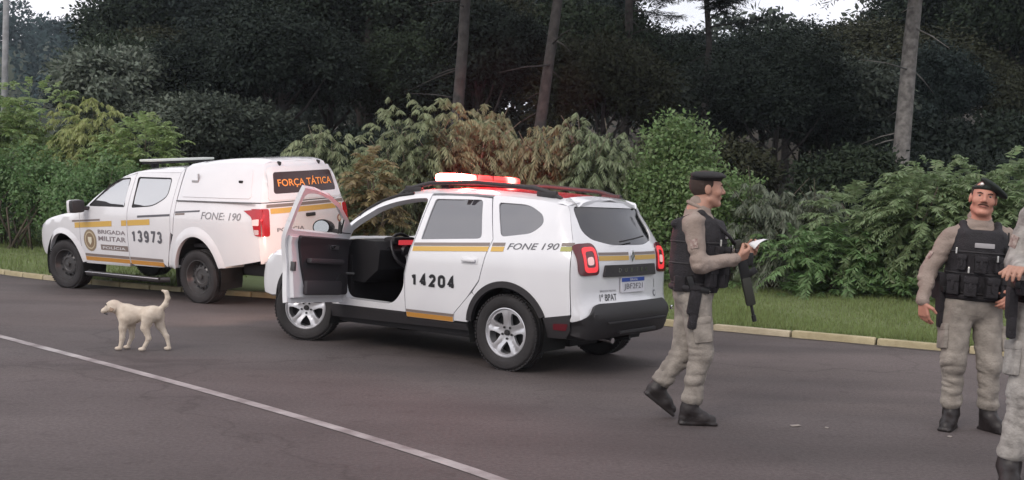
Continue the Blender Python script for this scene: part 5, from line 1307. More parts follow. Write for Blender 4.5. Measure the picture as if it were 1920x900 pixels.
# ================================================================== the dog
FUR = mat('cream_fur', (.56, .475, .385), .95, col2=(.70, .62, .525), vscale=16, bump=.6, bscale=150)
dog = thing('dog', 'small cream coloured dog with curled tail trotting beside the white line', 'dog', (-3.50, 9.85, 0))
def dog_f(P):
    d = cap(P, (-.125, 0, .342), (.12, 0, .352), .077, .064)
    d = smin(d, ell(P, (-.12, 0, .318), (.090, .073, .092)), .05)                        # deep chest
    d = smin(d, ell(P, (.125, 0, .348), (.082, .074, .074)), .04)                        # rump
    d = smin(d, cap(P, (-.155, 0, .365), (-.235, -.015, .410), .064, .052), .05)        # neck
    d = smin(d, ell(P, (-.258, -.02, .415), (.066, .058, .056)), .03)                   # skull
    d = smin(d, cap(P, (-.285, -.03, .398), (-.342, -.045, .368), .036, .024), .022)    # muzzle
    for q in (-1, 1): d = smin(d, ell(P, (-.240, -.02 + q * .055, .405), (.026, .014, .042)), .010)
    tail = [(.180, 0, .395), (.228, .005, .445), (.248, .008, .508), (.232, .01, .560), (.196, .01, .572)]
    for a, b, r1, r2 in zip(tail[:-1], tail[1:], (.028, .022, .020, .019), (.022, .020, .019, .012)): d = smin(d, cap(P, a, b, r1, r2), .014)
    def leg(d, pts, rs):
        for i in range(len(pts) - 1): d = smin(d, cap(P, pts[i], pts[i + 1], rs[i], rs[i + 1]), .022)
        a, b = pts[-2], pts[-1]
        return smin(d, ell(P, (b[0] - .018, b[1], .018), (.034, .022, .018)), .012)
    d = leg(d, [(-.135, -.055, .30), (-.150, -.055, .215), (-.152, -.055, .115), (-.168, -.055, .025)], (.052, .032, .022, .019))
    d = leg(d, [(-.115, .050, .30), (-.105, .050, .215), (-.098, .050, .120), (-.128, .050, .045)], (.050, .030, .021, .018))
    d = leg(d, [(.095, -.055, .335), (.062, -.058, .225), (.098, -.056, .125), (.052, -.056, .022)], (.066, .038, .021, .017))
    d = leg(d, [(.145, .050, .335), (.165, .052, .235), (.232, .050, .135), (.262, .050, .022)], (.062, .036, .021, .017))
    Q = P * np.array((1, 1, 1), np.float32)
    return d + .0022 * vnoise(Q, 22, 5) + .0012 * vnoise(Q, 75, 6)
dbody = organic('body', dog_f, (-.42, -.16, -.02), (.34, .16, .62), .0062, FUR, dog)
dk = mat('dog_nose', (.02, .015, .015), .3)
MB().lathe([(0, .012), (.010, .006), (.012, -.002), (0, -.008)], 12, 'X', (-.362, -.048, .372)).build('nose', dk, dog, smooth=True)
for q in (-1, 1): MB().lathe([(0, .008), (.007, .004), (.008, 0), (0, -.008)], 10, 'X', (-.308, -.03 + q * .034, .428)).build('eye', dk, dog, smooth=True)
MB().box((-.325, -.042, .346), (.055, .030, .008), Matrix.Rotation(R(25), 3, 'Y'), .003).build('mouth', dk, dog)

# short coat: fine tufts standing off the skin, combed back
nv = len(dbody.data.vertices); cv = np.empty(nv * 3, np.float32); dbody.data.vertices.foreach_get('co', cv); cv = cv.reshape(-1, 3)
nn_ = np.empty(nv * 3, np.float32); dbody.data.vertices.foreach_get('normal', nn_); nn_ = nn_.reshape(-1, 3)
rF = np.random.default_rng(9); ix = rF.integers(0, nv, 26000); P_ = cv[ix] - nn_[ix] * .003; D_ = nn_[ix] * .55 + np.array([.75, 0, -.35]) + rF.normal(0, .25, (len(ix), 3))
D_ /= np.linalg.norm(D_, axis=1, keepdims=True); S_ = np.cross(D_, nn_[ix]); S_ /= np.linalg.norm(S_, axis=1, keepdims=True) + 1e-6
Lf = (.006 + .008 * rF.random(len(ix)))[:, None] * np.clip(cv[ix, 2:3] / .2, .35, 1)
V_ = np.stack([P_ - S_ * .0016, P_ + S_ * .0016, P_ + D_ * Lf], 1).reshape(-1, 3)
fo = obj('fur', V_, np.arange(len(V_)).reshape(-1, 3), mat('fur_tufts', (.66, .575, .48), .95, island=.2), dog, smooth=False); fo['kind'] = 'stuff'

TAN = mat('tan_ear_fur', (.34, .25, .185), .95, bump=.6, bscale=150)
for q in (-1, 1):
    ea = MB().lathe([(0, .026), (.010, .016), (.014, -.005), (.010, -.026), (0, -.034)], 12, 'Z').build('ear', TAN, dog, smooth=True)
    ea.location = (-.243, -.02 + q * .062, .402); ea.rotation_euler = (q * .25, .25, 0); ea.scale = (1.7, .6, 1.15)
# ================================================================== plants
def nrm(v): v = np.asarray(v, float); return v / (np.linalg.norm(v) + 1e-9)
def LEAF(name, col, isl=.30, tr=.22, rough=.6): return mat(name, col, rough, island=isl, trans=tr, spec=.06 if tr < .2 else .45)
BARK = mat('bark', (.030, .026, .024), .95, col2=(.065, .058, .054), vscale=6, bump=.9, bscale=18)
BARKP = mat('lichen_bark', (.085, .08, .076), .95, col2=(.20, .192, .182), vscale=7, bump=.9, bscale=20)
BARKM = mat('pine_bark', (.028, .026, .025), .95, col2=(.058, .053, .051), vscale=7, bump=.9, bscale=18)
TWIG = mat('twig_bark', (.09, .072, .055), .9)
TWIGP = mat('pale_twig', (.20, .17, .13), .9)

def leaf_quads(P, D, N, L, W):
    """diamond leaves: base P, direction D, blade normal N, length L, width W"""
    D = D / (np.linalg.norm(D, axis=1, keepdims=True) + 1e-9); S = np.cross(D, N); S /= (np.linalg.norm(S, axis=1, keepdims=True) + 1e-9)
    up = np.cross(S, D); L = np.asarray(L)[:, None] * np.ones((len(P), 1)); W = np.asarray(W)[:, None] * np.ones((len(P), 1))
    A = P; B = P + D * L * .45 + S * W * .5 + up * W * .12; C = P + D * L; E = P + D * L * .45 - S * W * .5 + up * W * .12
    V = np.stack([A, B, C, E], 1).reshape(-1, 3); return V, np.arange(len(V)).reshape(-1, 4)
def rand_dir(r, n):
    v = r.normal(size=(n, 3)); return v / np.linalg.norm(v, axis=1, keepdims=True)
def fronds(r, base, d, length, n_leaf, ll, lw, droop, hang=.7):
    """arching stalks with leaflets on both sides that hang down"""
    n = len(base); t = np.linspace(.18, 1, n_leaf)[None, :, None]
    g = np.array([0, 0, -1.0]); Ln = length[:, None, None]
    p = base[:, None] + d[:, None] * Ln * t + g * Ln * droop * t * t
    tan = d[:, None] + 2 * g * droop * t; tan /= np.linalg.norm(tan, axis=2, keepdims=True)
    side = np.cross(tan, g); side /= (np.linalg.norm(side, axis=2, keepdims=True) + 1e-6)
    fs = r.uniform(.6, 1.35, (n, 1, 1)); V = []
    for s in (1, -1):
        dd = side * s * .75 + tan * .45 + g * hang + r.normal(0, .16, p.shape)
        nn = np.cross(dd, tan) + r.normal(0, .25, p.shape)
        k = p.reshape(-1, 3); sc = (1.1 - .55 * np.abs(t - .45)) * np.ones((n, 1, 1)) * r.uniform(.7, 1.3, (n, n_leaf, 1)) * fs
        V.append(leaf_quads(k, dd.reshape(-1, 3), nn.reshape(-1, 3), ll * sc.ravel(), lw * sc.ravel())[0])
    V = np.vstack(V); return V, np.arange(len(V)).reshape(-1, 4)
def stalks(base, d, length, droop, w=.006):
    """thin ribbons for the stalks of the fronds"""
    g = np.array([0, 0, -1.0]); ts = np.linspace(0, 1, 4); P = [base + d * length[:, None] * t + g * length[:, None] * droop * t * t for t in ts]
    s = np.cross(d, g); s /= (np.linalg.norm(s, axis=1, keepdims=True) + 1e-6); V = []
    for a, b in zip(P[:-1], P[1:]): V.append(np.stack([a - s * w, a + s * w, b + s * w * .7, b - s * w * .7], 1).reshape(-1, 3))
    V = np.vstack(V); return V, np.arange(len(V)).reshape(-1, 4)
def stack(*vf):
    V, F, b = [], [], 0
    for v, f in vf: V.append(v); F.append(f + b); b += len(v)
    return np.vstack(V), np.vstack(F)

def shrub(name, label, x, y, rx, ry, h, leaf, style, seed, group='shrubs along the verge', n=420, twig=None, dens=1.0):
    r = np.random.default_rng(seed); z0 = float(ground_z(np.array([x]), np.array([y]))[0])
    root = thing(name, label, 'shrub', (x, y, z0 - .03), 0, group)
    n = int(n * dens)
    # lobes make an uneven outline
    k = 9; lob = np.c_[r.uniform(-.62, .62, k) * rx, r.uniform(-.62, .62, k) * ry, r.uniform(.30, .78, k) * h]; lr = r.uniform(.26, .44, k)
    lob[0] = (r.uniform(-.2, .2) * rx, r.uniform(-.2, .2) * ry, .72 * h)
    i = r.integers(0, k, n); d = rand_dir(r, n); d[:, 2] = d[:, 2] * .8 + .18; d /= np.linalg.norm(d, axis=1, keepdims=True)
    rad = r.uniform(.45, 1.0, n) ** .6
    B = lob[i] + d * rad[:, None] * lr[i][:, None] * np.array([rx * 1.15, ry * 1.15, h * .72])
    ok = B[:, 2] > .08 * h; B, d = B[ok], d[ok]
    st = MB()
    for q in range(9):
        tip = lob[q % k]; b = np.array([r.normal(0, .12 * rx), r.normal(0, .12 * ry), 0]); m = (b + tip) / 2 + np.array([r.normal(0, .12), r.normal(0, .12), .1 * h])
        st.tube([b, m, tip, tip + np.array([tip[0] * .2, tip[1] * .2, .14 * h])], [.03, .022, .013, .006], 5)
    if style == 'droop':
        for q in range(18):                                            # bare twigs sticking out
            a = lob[r.integers(0, k)]; t_ = nrm(a - np.array([0, 0, .25 * h]) + r.normal(0, .35, 3)); L_ = r.uniform(.45, .95); e_ = a + t_ * L_ * .6
            st.tube([a, e_, e_ + t_ * L_ * .5 + np.array([0, 0, -.10 * L_])], [.008, .006, .003], 4)
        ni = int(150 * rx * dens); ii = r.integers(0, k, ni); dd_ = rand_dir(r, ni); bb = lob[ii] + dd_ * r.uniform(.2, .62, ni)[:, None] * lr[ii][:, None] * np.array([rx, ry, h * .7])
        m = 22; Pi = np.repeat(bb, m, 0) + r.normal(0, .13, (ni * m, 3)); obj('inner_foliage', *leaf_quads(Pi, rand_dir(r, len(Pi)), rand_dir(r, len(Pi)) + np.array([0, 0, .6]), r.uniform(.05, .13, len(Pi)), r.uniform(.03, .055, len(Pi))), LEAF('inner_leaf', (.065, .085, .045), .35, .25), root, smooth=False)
    st.build('stem', twig or TWIG, root, smooth=True)
    out = d * .8 + np.array([0, 0, .45]); out /= np.linalg.norm(out, axis=1, keepdims=True)
    if style == 'droop':
        Ln = r.uniform(.32, .62, len(B)); v1 = fronds(r, B, out, Ln, 15, .125, .022, r.uniform(.75, 1.15), hang=.95); v2 = stalks(B, out, Ln, .95)
        o = obj('foliage', *stack(v1, v2), leaf, root, smooth=False)
    elif style == 'fern':
        Ln = r.uniform(.35, .62, len(B)); v1 = fronds(r, B, out, Ln, 13, .115, .034, .55, hang=.38); v2 = stalks(B, out, Ln, .55)
        o = obj('foliage', *stack(v1, v2), leaf, root, smooth=False)
    elif style == 'blade':
        Ln = r.uniform(.30, .55, len(B)); out2 = out + np.array([0, 0, .5]); v1 = fronds(r, B, out2, Ln, 6, .26, .028, .7, hang=.55)
        o = obj('foliage', *v1, leaf, root, smooth=False)
    else:                                                              # small dense leaves
        m = 22; P = np.repeat(B, m, 0) + r.normal(0, .10, (len(B) * m, 3)); D = np.repeat(out, m, 0) * .5 + rand_dir(r, len(P)) * .8 + np.array([0, 0, -.25]); N = np.repeat(out, m, 0) + rand_dir(r, len(P)) * .7
        o = obj('foliage', *leaf_quads(P, D, N, r.uniform(.06, .12, len(P)), r.uniform(.035, .065, len(P))), leaf, root, smooth=False)
    return root

# ---- trees
def crown_mesh(seed, R_, Hh, n_lobe, n_leaf, ll, lw, gap=.45, flat=1.0):
    r = np.random.default_rng(seed); V = []
    d = rand_dir(r, n_lobe); d[:, 2] = np.abs(d[:, 2]) * 1.1 - .35; rr = r.uniform(.35, .86, n_lobe)
    C = d * rr[:, None] * np.array([R_, R_, Hh]); lr = r.uniform(.28, .44, n_lobe) * R_
    i = r.integers(0, n_lobe, n_leaf); e = rand_dir(r, n_leaf); e[:, 2] = e[:, 2] * .75 * flat + .12
    # sub-clumps on every lobe, so that gaps stay between them
    m = 26; sub = rand_dir(r, n_lobe * m).reshape(n_lobe, m, 3); j = r.integers(0, m, n_leaf); s = sub[i, j]
    e = s + r.normal(0, gap * .52, (n_leaf, 3)); e[:, 2] *= .8
    P = C[i] + e * lr[i][:, None] * r.uniform(.72, 1.03, n_leaf)[:, None]
    D = e * .5 + rand_dir(r, n_leaf) * .8 + np.array([0, 0, -.2]); N = e + rand_dir(r, n_leaf) * .6 + np.array([0, 0, .3])
    v, f = leaf_quads(P, D, N, r.uniform(.7, 1.3, n_leaf) * ll, r.uniform(.7, 1.3, n_leaf) * lw)
    return v, f, C
def trunk_mb(r, h, r0, C, lean=(0, 0), base=0.0):
    mb = MB(); k = 7; pts = [(lean[0] * t + r.normal(0, .04) * h * .1 * (t > 0), lean[1] * t + r.normal(0, .04) * h * .1 * (t > 0), base + h * t) for t in np.linspace(0, 1, k)]
    rs = [r0 * (1.35 if q == 0 else 1 - .62 * q / (k - 1)) for q in range(k)]
    mb.tube(pts, rs, 12)
    for c in C:
        t = r.uniform(.55, .95); a = np.array([lean[0] * t, lean[1] * t, base + h * t]); c = np.asarray(c); m = (a + c) / 2 + np.array([0, 0, -.05 * h + r.normal(0, .1)])
        mb.tube([a, m, c], [r0 * .34, r0 * .22, r0 * .08], 6)
    return mb
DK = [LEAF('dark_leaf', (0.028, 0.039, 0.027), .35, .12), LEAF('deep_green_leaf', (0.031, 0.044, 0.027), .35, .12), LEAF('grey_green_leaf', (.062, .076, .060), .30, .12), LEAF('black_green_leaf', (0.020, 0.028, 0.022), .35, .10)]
PROTO = []
rT = np.random.default_rng(3)
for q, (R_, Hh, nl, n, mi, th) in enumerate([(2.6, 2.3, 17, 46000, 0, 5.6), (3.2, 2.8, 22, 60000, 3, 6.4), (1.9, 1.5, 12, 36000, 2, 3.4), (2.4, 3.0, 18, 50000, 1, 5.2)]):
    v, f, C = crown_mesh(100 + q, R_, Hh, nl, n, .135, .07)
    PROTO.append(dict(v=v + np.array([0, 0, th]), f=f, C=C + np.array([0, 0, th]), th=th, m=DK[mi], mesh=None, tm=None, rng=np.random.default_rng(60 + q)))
def broadleaf(kind, x, y, sc, rz, label, group='dark trees of the wood behind the road', leaf=None, zs=1.0, drop=0.0):
    p = PROTO[kind]; z0 = float(ground_z(np.array([x]), np.array([y]))[0])
    root = thing('broadleaf_tree', label, 'tree', (x, y, z0 - .1 - drop), rz, group); root.scale = (sc, sc, sc * zs)
    if p['mesh'] is None:
        p['tm'] = trunk_mb(p['rng'], p['th'] * .98, .17, p['C'][:10]).build('trunk', BARK, root, smooth=True).data; p['mesh'] = obj('crown', p['v'], p['f'], p['m'], root, smooth=False).data
    else: link_mesh('trunk', p['tm'], None, root); link_mesh('crown', p['mesh'], None, root)
    if leaf:
        o = root.children[-1] if root.children[-1].name.startswith('crown') else root.children[0]
        o.material_slots[0].link = 'OBJECT'; o.material_slots[0].material = leaf
    return root
def conifer(x, y, h, r0, h0, label, seed, lean=(0, 0), bark=BARK, group='tall bare trunked pines at the edge of the wood', blen=3.0, leaf=None, scaffold=True, nbr=46):
    r = np.random.default_rng(seed); z0 = float(ground_z(np.array([x]), np.array([y]))[0])
    root = thing('pine_tree', label, 'tree', (x, y, z0 - .1), 0, group)
    mb = trunk_mb(r, h, r0, [], lean); B, D, L = [], [], []; snag = MB()
    for q in range(nbr):
        t = h0 / h + (1 - h0 / h) * (q + r.random()) / nbr; a = r.uniform(0, 6.283); bl = blen * (1.15 - .75 * (t - h0 / h) / (1 - h0 / h)) * r.uniform(.7, 1.15)
        o = np.array([lean[0] * t, lean[1] * t, h * t]); d = np.array([math.cos(a), math.sin(a), r.uniform(-.05, .28)])
        pts = [o + d * bl * s + np.array([0, 0, -.16 * bl * s * s + .10 * bl * s ** 4]) for s in (0, .35, .7, 1)]
        mb.tube(pts, [r0 * .22, r0 * .15, r0 * .09, .01], 5)
        for s in np.linspace(.28, 1.02, 15):
            c = o + d * bl * s + np.array([0, 0, -.16 * bl * s * s + .10 * bl * s ** 4])
            for sd in (1, -1, 0):
                e = np.array([-d[1] * sd, d[0] * sd, .10]) + d * .7 + r.normal(0, .2, 3); B.append(c); D.append(nrm(e)); L.append(r.uniform(.30, .62))
    for q in range(9):                                                 # dead snags on the bare trunk
        t = r.uniform(.18, h0 / h); a = r.uniform(0, 6.283); o = np.array([lean[0] * t, lean[1] * t, h * t]); d = np.array([math.cos(a), math.sin(a), r.uniform(-.35, .25)]); bl = r.uniform(.4, 1.6)
        mb.tube([o, o + d * bl * .5 + np.array([0, 0, -.06]), o + d * bl + np.array([0, 0, -.2])], [.022, .014, .005], 5)
    mb.build('trunk', bark, root, smooth=True)
    B, D, L = np.array(B), np.array(D), np.array(L); v = fronds(r, B, D, L, 9, .17, .022, .25, hang=.12)
    obj('crown', *v, leaf or DK[3], root, smooth=False)
    return root
def nrm(v): v = np.asarray(v, float); return v / (np.linalg.norm(v) + 1e-9)

# forest floor under the trees, far hills with their woods
sel = tt >= 8; G2 = G[:, sel]; z2 = gz[:, sel] + .03; nt2 = int(sel.sum())
V = np.concatenate([G2, z2[..., None]], -1).reshape(-1, 3)
F = [(i * nt2 + j, (i + 1) * nt2 + j, (i + 1) * nt2 + j + 1, i * nt2 + j + 1) for i in range(G.shape[0] - 1) for j in range(nt2 - 1)]
o = obj('forest_floor', V, F, mat('leaf_litter', (.030, .024, .018), .95, col2=(.05, .042, .028), vscale=1.5, bump=.6, bscale=12)); o['kind'] = 'structure'

def wood_mass(name, label, pts, rad, hh, n_each, ll, leaf, seed):
    """a far wood that reads as one mass: crown after crown of leaf clumps"""
    r = np.random.default_rng(seed); V = []
    for (x, y, z), R_, H_ in zip(pts, rad, hh):
        n = n_each; m = 30; sub = rand_dir(r, m); sub[:, 2] = np.abs(sub[:, 2]) * 1.2 - .25
        s = sub[r.integers(0, m, n)] + r.normal(0, .20, (n, 3)); s /= np.linalg.norm(s, axis=1, keepdims=True)
        P = np.array([x, y, z + H_ * .45]) + s * np.array([R_, R_, H_ * .6]) * r.uniform(.8, 1.05, n)[:, None]
        V.append(leaf_quads(P, rand_dir(r, n) + s * .4, s + rand_dir(r, n) * .6, r.uniform(.7, 1.3, n) * ll, r.uniform(.7, 1.3, n) * ll * .55)[0])
    V = np.vstack(V); o = obj(name, V, np.arange(len(V)).reshape(-1, 4), leaf, smooth=False); o['kind'] = 'stuff'; o['label'] = label; return o
# far hill to the left
rW = np.random.default_rng(43)
hx, hy = -95.0, 175.0
gx, gy = np.meshgrid(np.linspace(-1, 1, 40), np.linspace(-1, 1, 30), indexing='ij')
hz = 26.5 * np.clip(1 - (gx ** 2 + gy ** 2), 0, 1) ** .8 - 1; hz += 1.5 * vnoise(np.stack([gx * 7, gy * 7, 0 * gx], -1).reshape(-1, 3), 1, 2).reshape(gx.shape)
V = np.stack([hx + gx * 105, hy + gy * 70, hz], -1).reshape(-1, 3)
o = obj('hill', V, [(i * 30 + j, (i + 1) * 30 + j, (i + 1) * 30 + j + 1, i * 30 + j + 1) for i in range(39) for j in range(29)], mat('hill_ground', (.04, .05, .03), .95)); o['kind'] = 'structure'
pts, rad, hh = [], [], []
for q in range(230):
    a, b = rW.uniform(-.9, .95), rW.uniform(-.95, .25); z = 26.5 * max(0, 1 - a * a - b * b) ** .8 - 1
    pts.append((hx + a * 105, hy + b * 70, z - 1)); rad.append(rW.uniform(2.8, 4.5)); hh.append(rW.uniform(5, 8))
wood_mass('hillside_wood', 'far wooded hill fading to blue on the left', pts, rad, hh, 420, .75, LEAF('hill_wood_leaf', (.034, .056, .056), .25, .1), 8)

# ---- the dark wood: one tree after another
VAR = [DK[0], DK[1], DK[3], DK[3], LEAF('olive_dark_leaf', (0.041, 0.045, 0.027), .35, .12), LEAF('blue_green_leaf', (0.031, 0.044, 0.039), .35, .12)]
MARKS = [(110, 'the far blue hill'), (250, 'the left bushes'), (360, 'the pickup cab'), (480, 'the pickup canopy'), (620, 'the pickup tail'), (740, 'the big pale drooping bush'), (855, 'the straight pine trunk'), (1000, 'the leaning pine trunk'),
         (1110, 'the patrol car tail'), (1250, 'the rounded vine bush'), (1340, 'the striding officer'), (1450, 'the dark gap'), (1580, 'the right end of the sky gap'), (1700, 'the thick pale pine trunk'), (1835, 'the moustached officer'), (1960, 'the right picture edge')]
def sky_line(u):
    """row of the picture below which the tops stay: the photo shows sky over these trees"""
    return float(np.interp(u, [60, 170, 200, 1180, 1215, 1260, 1330, 1380, 1430, 1500, 1560, 1600, 1640], [150, 60, -160, -160, 34, 40, 32, 6, -6, 12, 2, -50, -160]))
def top_z(u, Y): return 1.483 + (388 + .034 * (u - 960) - sky_line(u)) / 1950 * Y
rP = np.random.default_rng(17)
rows = [('front', 25.5, -5.5, 13.5, 2.6, (.85, 1.05)), ('second', 30, -9.5, 17, 3.2, (.72, .95)), ('third', 35, -12, 20, 3.6, (.95, 1.3)), ('fourth', 42, -15, 24, 4.2, (1.15, 1.55)), ('last', 50, -19, 28, 4.8, (1.2, 1.6))]
rW = np.random.default_rng(41)
pts, rad, hh = [], [], []
for row, (yy, n) in enumerate(((58, 24), (70, 26), (84, 28), (100, 30))):
    for x in np.linspace(-20 - row * 9, 40 + row * 12, n):
        X, Y = x + rW.normal(0, 1.0), yy + rW.normal(0, 2.5); z = float(ground_z(np.array([X]), np.array([Y]))[0])
        u = 960 + 1950 * X / Y; H_ = rW.uniform(5.5, 8.0)
        if u < 240: continue
        H_ = min(H_, max(1.5, (top_z(u, Y) - z) / 1.05))
        pts.append((X, Y, z)); rad.append(rW.uniform(2.2, 3.6)); hh.append(H_)
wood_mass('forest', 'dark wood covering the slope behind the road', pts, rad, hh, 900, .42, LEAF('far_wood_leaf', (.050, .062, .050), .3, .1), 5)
seen_lbl = set()
for rn, ry, x0, x1, step, (s0, s1) in rows:
    x = x0
    while x < x1:
        X, Y = x + rP.normal(0, .4), ry + rP.normal(0, .8); u = 960 + 1950 * X / Y; s = rP.uniform(s0, s1); k = 2 if rn == 'front' else int(rP.choice([0, 1, 3, 0, 3])); p = PROTO[k]
        x += step * rP.uniform(.8, 1.15); rot = rP.uniform(0, 6.28)
        if u < 170 or u > 2080: continue
        z0 = float(ground_z(np.array([X]), np.array([Y]))[0]); hh_ = p['v'][:, 2].max(); pr = p['v'][:, 0].max() * s * 1950 / Y * .7
        lim = min(top_z(w, Y) for w in (u - pr, u, u + pr)); zs = 1.0
        if z0 + hh_ * s > lim: zs = max(.45, (lim - z0) / (hh_ * s))
        q = min(range(len(MARKS)), key=lambda t: abs(MARKS[t][0] - u)); du = u - MARKS[q][0]
        side = 'behind' if abs(du) < 22 else ('left of' if du < 0 else 'right of')
        lb = 'dark tree, %s row of the wood, %s %s' % (rn, side, MARKS[q][1])
        if lb in seen_lbl: lb = 'dark tree, %s row of the wood, further %s %s' % (rn, side, MARKS[q][1])
        seen_lbl.add(lb)
        broadleaf(k, X, Y, s, rot, lb, leaf=VAR[int(rP.integers(0, len(VAR)))], zs=zs, drop=1.5 * s if rn == 'front' else 0)
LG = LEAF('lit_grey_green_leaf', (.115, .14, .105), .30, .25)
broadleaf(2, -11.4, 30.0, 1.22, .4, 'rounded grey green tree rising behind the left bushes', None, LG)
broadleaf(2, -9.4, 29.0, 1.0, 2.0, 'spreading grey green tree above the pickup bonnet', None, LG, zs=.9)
broadleaf(2, -7.4, 27.5, .95, 3.1, 'low grey green tree behind the pickup roof', None, DK[2], zs=.9)
broadleaf(2, 9.0, 30.0, 1.25, 1.0, 'wide dark tree with a rounded top left of the pale trunk', None, DK[2])
broadleaf(2, 6.2, 34.0, 1.2, 2.6, 'grey green tree below the gap of sky', None, DK[2])
broadleaf(0, -12.2, 33.0, .8, 2.6, 'tall dark green tree beside the far blue hill', None, DK[1], zs=1.1)
conifer(-1.30, 24.0, 15, .155, 6.6, 'tall straight pine trunk directly above the lit roof lights', 301, (.1, 0), BARKM)
conifer(.48, 24.0, 15, .15, 6.4, 'slightly leaning pine trunk right of the roof lights', 302, (.9, 0), BARKM)
conifer(8.82, 24.0, 15, .215, 6.2, 'thick pale grey pine trunk on the right above the shrubs', 303, (.8, .3), BARKP, None, blen=2.7, leaf=DK[0], nbr=60)
conifer(-4.6, 33.0, 17, .17, 7.6, 'thin dark pine trunk above the white canopy of the pickup', 304, (-.3, 0))
conifer(3.3, 33.0, 16, .17, 7.2, 'thin dark pine trunk behind the green rounded bush', 305, (.4, 0))
conifer(-8.3, 36.0, 15, .2, 6.2, 'pine with ragged branches at the upper left skyline', 306, (.2, 0), leaf=DK[3], blen=3.4)
conifer(5.7, 31.0, 12, .13, 6.3, 'thin pine whose branches cross the gap of sky', 307, (-.2, 0), blen=1.5, nbr=30)
broadleaf(2, 11.3, 27.5, 1.15, 1.3, 'low dark tree right of the thick pale pine trunk', None, DK[3], drop=1.4)
broadleaf(2, 13.6, 27.0, 1.15, 2.3, 'low dark tree above the moustached officer', None, DK[0], drop=1.4)

# ---- bushes along the verge
G1 = LEAF('fresh_green_leaf', (.25, .34, .135), .30, .42, .48); G2_ = LEAF('mid_green_leaf', (.15, .245, .10), .30, .42, .48); YG = LEAF('yellow_green_leaf', (.34, .38, .15), .30, .42, .48)
PALE = LEAF('pale_straw_leaf', (.275, .315, .18), .30, .42, .48); PALEG = LEAF('pale_grey_leaf', (.235, .285, .165), .30, .42, .48); ORG = LEAF('dry_orange_leaf', (.27, .22, .115), .30, .42, .48)
VINE = LEAF('vine_leaf', (.165, .25, .10), .30, .42, .48); GREYL = LEAF('grey_hanging_leaf', (.165, .195, .14), .30, .42, .48); FERN = LEAF('fern_leaf', (.20, .27, .135), .30, .42, .48)
shrub('leafy_shrub', 'tall fresh green bush at the far left edge', -11.9, 24.6, 1.7, 1.4, 3.7, G1, 'fern', 1, n=900)
shrub('leafy_shrub', 'tall bush with hanging yellow green leaves above the pickup windscreen', -9.9, 24.2, 1.25, 1.1, 3.45, YG, 'droop', 2, n=520)
shrub('leafy_shrub', 'green bush sloping down behind the pickup cab', -8.5, 23.6, 1.5, 1.1, 3.0, G1, 'fern', 3, n=720)
shrub('leafy_shrub', 'dense dark green bush left of the pickup bonnet', -10.9, 22.9, 1.7, 1.0, 2.3, G2_, 'leafy', 4, n=620)
shrub('leafy_shrub', 'low dark green bush on the grass at the far left', -12.8, 24.2, 1.4, 1.0, 1.9, G2_, 'fern', 5, n=560)
shrub('leafy_shrub', 'dark green bush right behind the pickup bonnet', -8.9, 22.3, 1.5, 1.0, 2.1, G2_, 'leafy', 6, n=520)
shrub('leafy_shrub', 'big pale bush with drooping dry sprays behind the pickup tail', -2.1, 20.2, 1.25, 1.0, 3.15, PALE, 'droop', 7, n=620, twig=TWIGP)
shrub('leafy_shrub', 'lower pale drooping bush touching the pickup canopy', -3.5, 19.9, .95, .8, 2.75, PALE, 'droop', 8, n=420, twig=TWIGP)
shrub('leafy_shrub', 'greyish drooping bush just left of the roof lights', -1.0, 20.6, 1.0, .9, 3.1, PALEG, 'droop', 9, n=480, twig=TWIGP)
shrub('leafy_shrub', 'orange brown dry bush between pickup and patrol car', -2.40, 18.2, .34, .32, 2.15, ORG, 'fern', 10, n=170, twig=TWIGP)
shrub('leafy_shrub', 'dark tangled bush behind the open car door', -3.0, 18.6, .9, .6, 1.7, PALEG, 'leafy', 11, n=160)
shrub('leafy_shrub', 'pale drooping bush right of the roof lights', .75, 20.2, 1.0, .9, 2.75, PALEG, 'droop', 12, n=420, twig=TWIGP)
shrub('leafy_shrub', 'pale feathery bush against the green rounded bush', 1.75, 19.8, .95, .9, 2.95, PALEG, 'droop', 13, n=420, twig=TWIGP)
shrub('leafy_shrub', 'rounded vivid green bush covered in vines behind the patrol car', 2.65, 19.0, 1.25, 1.0, 3.0, VINE, 'leafy', 14, n=900)
shrub('leafy_shrub', 'small vine covered bush behind the striding officer', 3.7, 18.2, .85, .7, 2.0, VINE, 'leafy', 15, n=420)
shrub('leafy_shrub', 'grey green bush with hanging leaves in front of the striding officer', 4.5, 17.9, .70, .6, 1.75, GREYL, 'droop', 16, n=260)
shrub('leafy_shrub', 'second grey green hanging bush, nearer the dark gap', 5.25, 18.2, .65, .6, 1.7, GREYL, 'droop', 17, n=220)
shrub('leafy_shrub', 'feathery green bush left of the moustached officer', 6.2, 16.6, 1.25, 1.0, 2.0, FERN, 'fern', 18, n=760)
shrub('leafy_shrub', 'feathery green bush right behind the moustached officer', 7.55, 16.2, 1.35, 1.1, 2.2, FERN, 'fern', 19, n=820)
shrub('leafy_shrub', 'feathery green bush at the right picture edge', 9.0, 16.0, 1.4, 1.1, 1.95, FERN, 'fern', 20, n=760)
shrub('leafy_shrub', 'low green bush below the dark gap on the right', 5.3, 16.9, 1.1, .7, 1.05, G2_, 'fern', 21, n=420)
shrub('leafy_shrub', 'green bush beyond the right picture edge', 10.8, 15.0, 1.4, 1.1, 2.3, FERN, 'fern', 22, n=420)
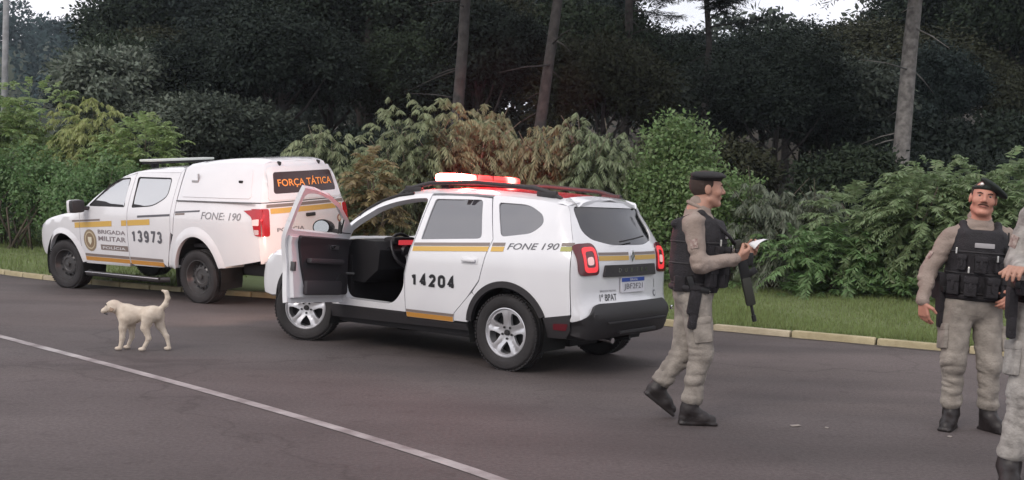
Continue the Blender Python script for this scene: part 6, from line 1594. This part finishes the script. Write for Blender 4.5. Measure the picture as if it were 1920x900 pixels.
# weeds and undergrowth
r = np.random.default_rng(77)
def weeds(n, s0, s1, t0, t1, leaf, name, label, seed, Ls=(.18, .42)):
    r = np.random.default_rng(seed); s = r.uniform(s0, s1, n); t = r.uniform(t0, t1, n); p, q, nn = kerb_at(s); P = p + nn * t[:, None]
    z = ground_z(P[:, 0], P[:, 1]) + r.uniform(0, .25, n); d = rand_dir(r, n); d[:, 2] = np.abs(d[:, 2]) + .5; d /= np.linalg.norm(d, axis=1, keepdims=True)
    v = fronds(r, np.c_[P, z], d, r.uniform(*Ls, n), 8, .13, .035, .5, hang=.3); o = obj(name, *v, leaf, smooth=False); o['kind'] = 'stuff'; o['label'] = label
weeds(1500, kerb_s(2.5, 13.2), kerb_s(9, 9.6), 4.0, 6.4, G2_, 'weeds', 'low weeds between the grass and the bushes', 1)
weeds(2200, kerb_s(-16, 23.5), kerb_s(2.1, 13.4), 4.0, 8.5, G2_, 'weeds', 'low weeds at the foot of the left and middle bushes', 2, (.25, .6))
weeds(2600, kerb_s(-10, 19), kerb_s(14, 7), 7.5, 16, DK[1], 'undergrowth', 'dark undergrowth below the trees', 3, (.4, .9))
# pole at the left edge
pz = float(ground_z(np.array([-13.2]), np.array([27.0]))[0])
pole = thing('utility_pole', 'grey pole rising from the bushes at the left picture edge', 'pole', (-13.25, 27.0, pz), 0)
MB().tube([(0, 0, -.2), (0, 0, 7.5)], [.085, .07], 12).build('shaft', mat('grey_pole', (.22, .225, .23), .8, var=.2), pole, smooth=True)
# scraps lying on the road
SCR = mat('pale_scrap', (.26, .23, .21), .85); LFD = mat('dry_leaf_litter', (.20, .15, .10), .85)
for (x, y, s, a, m, nm, lb, ct) in ((2.05, 7.31, .10, .3, SCR, 'paper_scrap', 'pale scrap on the road right of the striding officer', 'litter'), (2.26, 7.28, .05, 1.2, SCR, 'paper_scrap', 'tiny pale fleck beside the scrap near the striding officer', 'litter'),
                                     (3.06, 7.12, .06, .9, SCR, 'paper_scrap', 'small pale scrap on the road at the moustached officer\'s boots', 'litter'), (3.0, 6.25, .05, 2.0, SCR, 'paper_scrap', 'small pale scrap nearest the camera on the right', 'litter')):
    v = [(-.5, -.22, 0), (0, -.35, .12), (.5, -.1, .05), (.42, .25, .16), (-.1, .34, .05), (-.5, .2, .12)]
    o = obj(nm, [(p[0] * s * .8, p[1] * s * .8, p[2] * s * .3 + .005) for p in v], [(0, 1, 2, 3, 4, 5)], m, smooth=False); o.location = (x, y, 0); o.rotation_euler = (0, 0, a)
    sm = o.modifiers.new('thickness', 'SOLIDIFY'); sm.thickness = .002; tag(o, lb, ct)

# ================================================================== air
hz = MB().box((0, 0, 24.5), (1040, 1040, 51)).build('haze', None) if False else obj('haze', [(-530, -530, -1), (530, -530, -1), (530, 530, -1), (-530, 530, -1), (-530, -530, 52), (530, -530, 52), (530, 530, 52), (-530, 530, 52)],
    [(3, 2, 1, 0), (4, 5, 6, 7), (0, 1, 5, 4), (1, 2, 6, 5), (2, 3, 7, 6), (3, 0, 4, 7)], None, smooth=False)
hz['kind'] = 'stuff'; hz['label'] = 'thin evening haze'
hm = bpy.data.materials.new('haze'); hm.use_nodes = True; hn = hm.node_tree.nodes; hn.remove(hn['Principled BSDF'])
pv_ = hn.new('ShaderNodeVolumePrincipled'); pv_.inputs['Color'].default_value = (.72, .84, .96, 1); pv_.inputs['Density'].default_value = .0005; pv_.inputs['Anisotropy'].default_value = .2
hm.node_tree.links.new(pv_.outputs[0], hn['Material Output'].inputs['Volume']); hz.data.materials.append(hm)
bpy.context.view_layer.update()
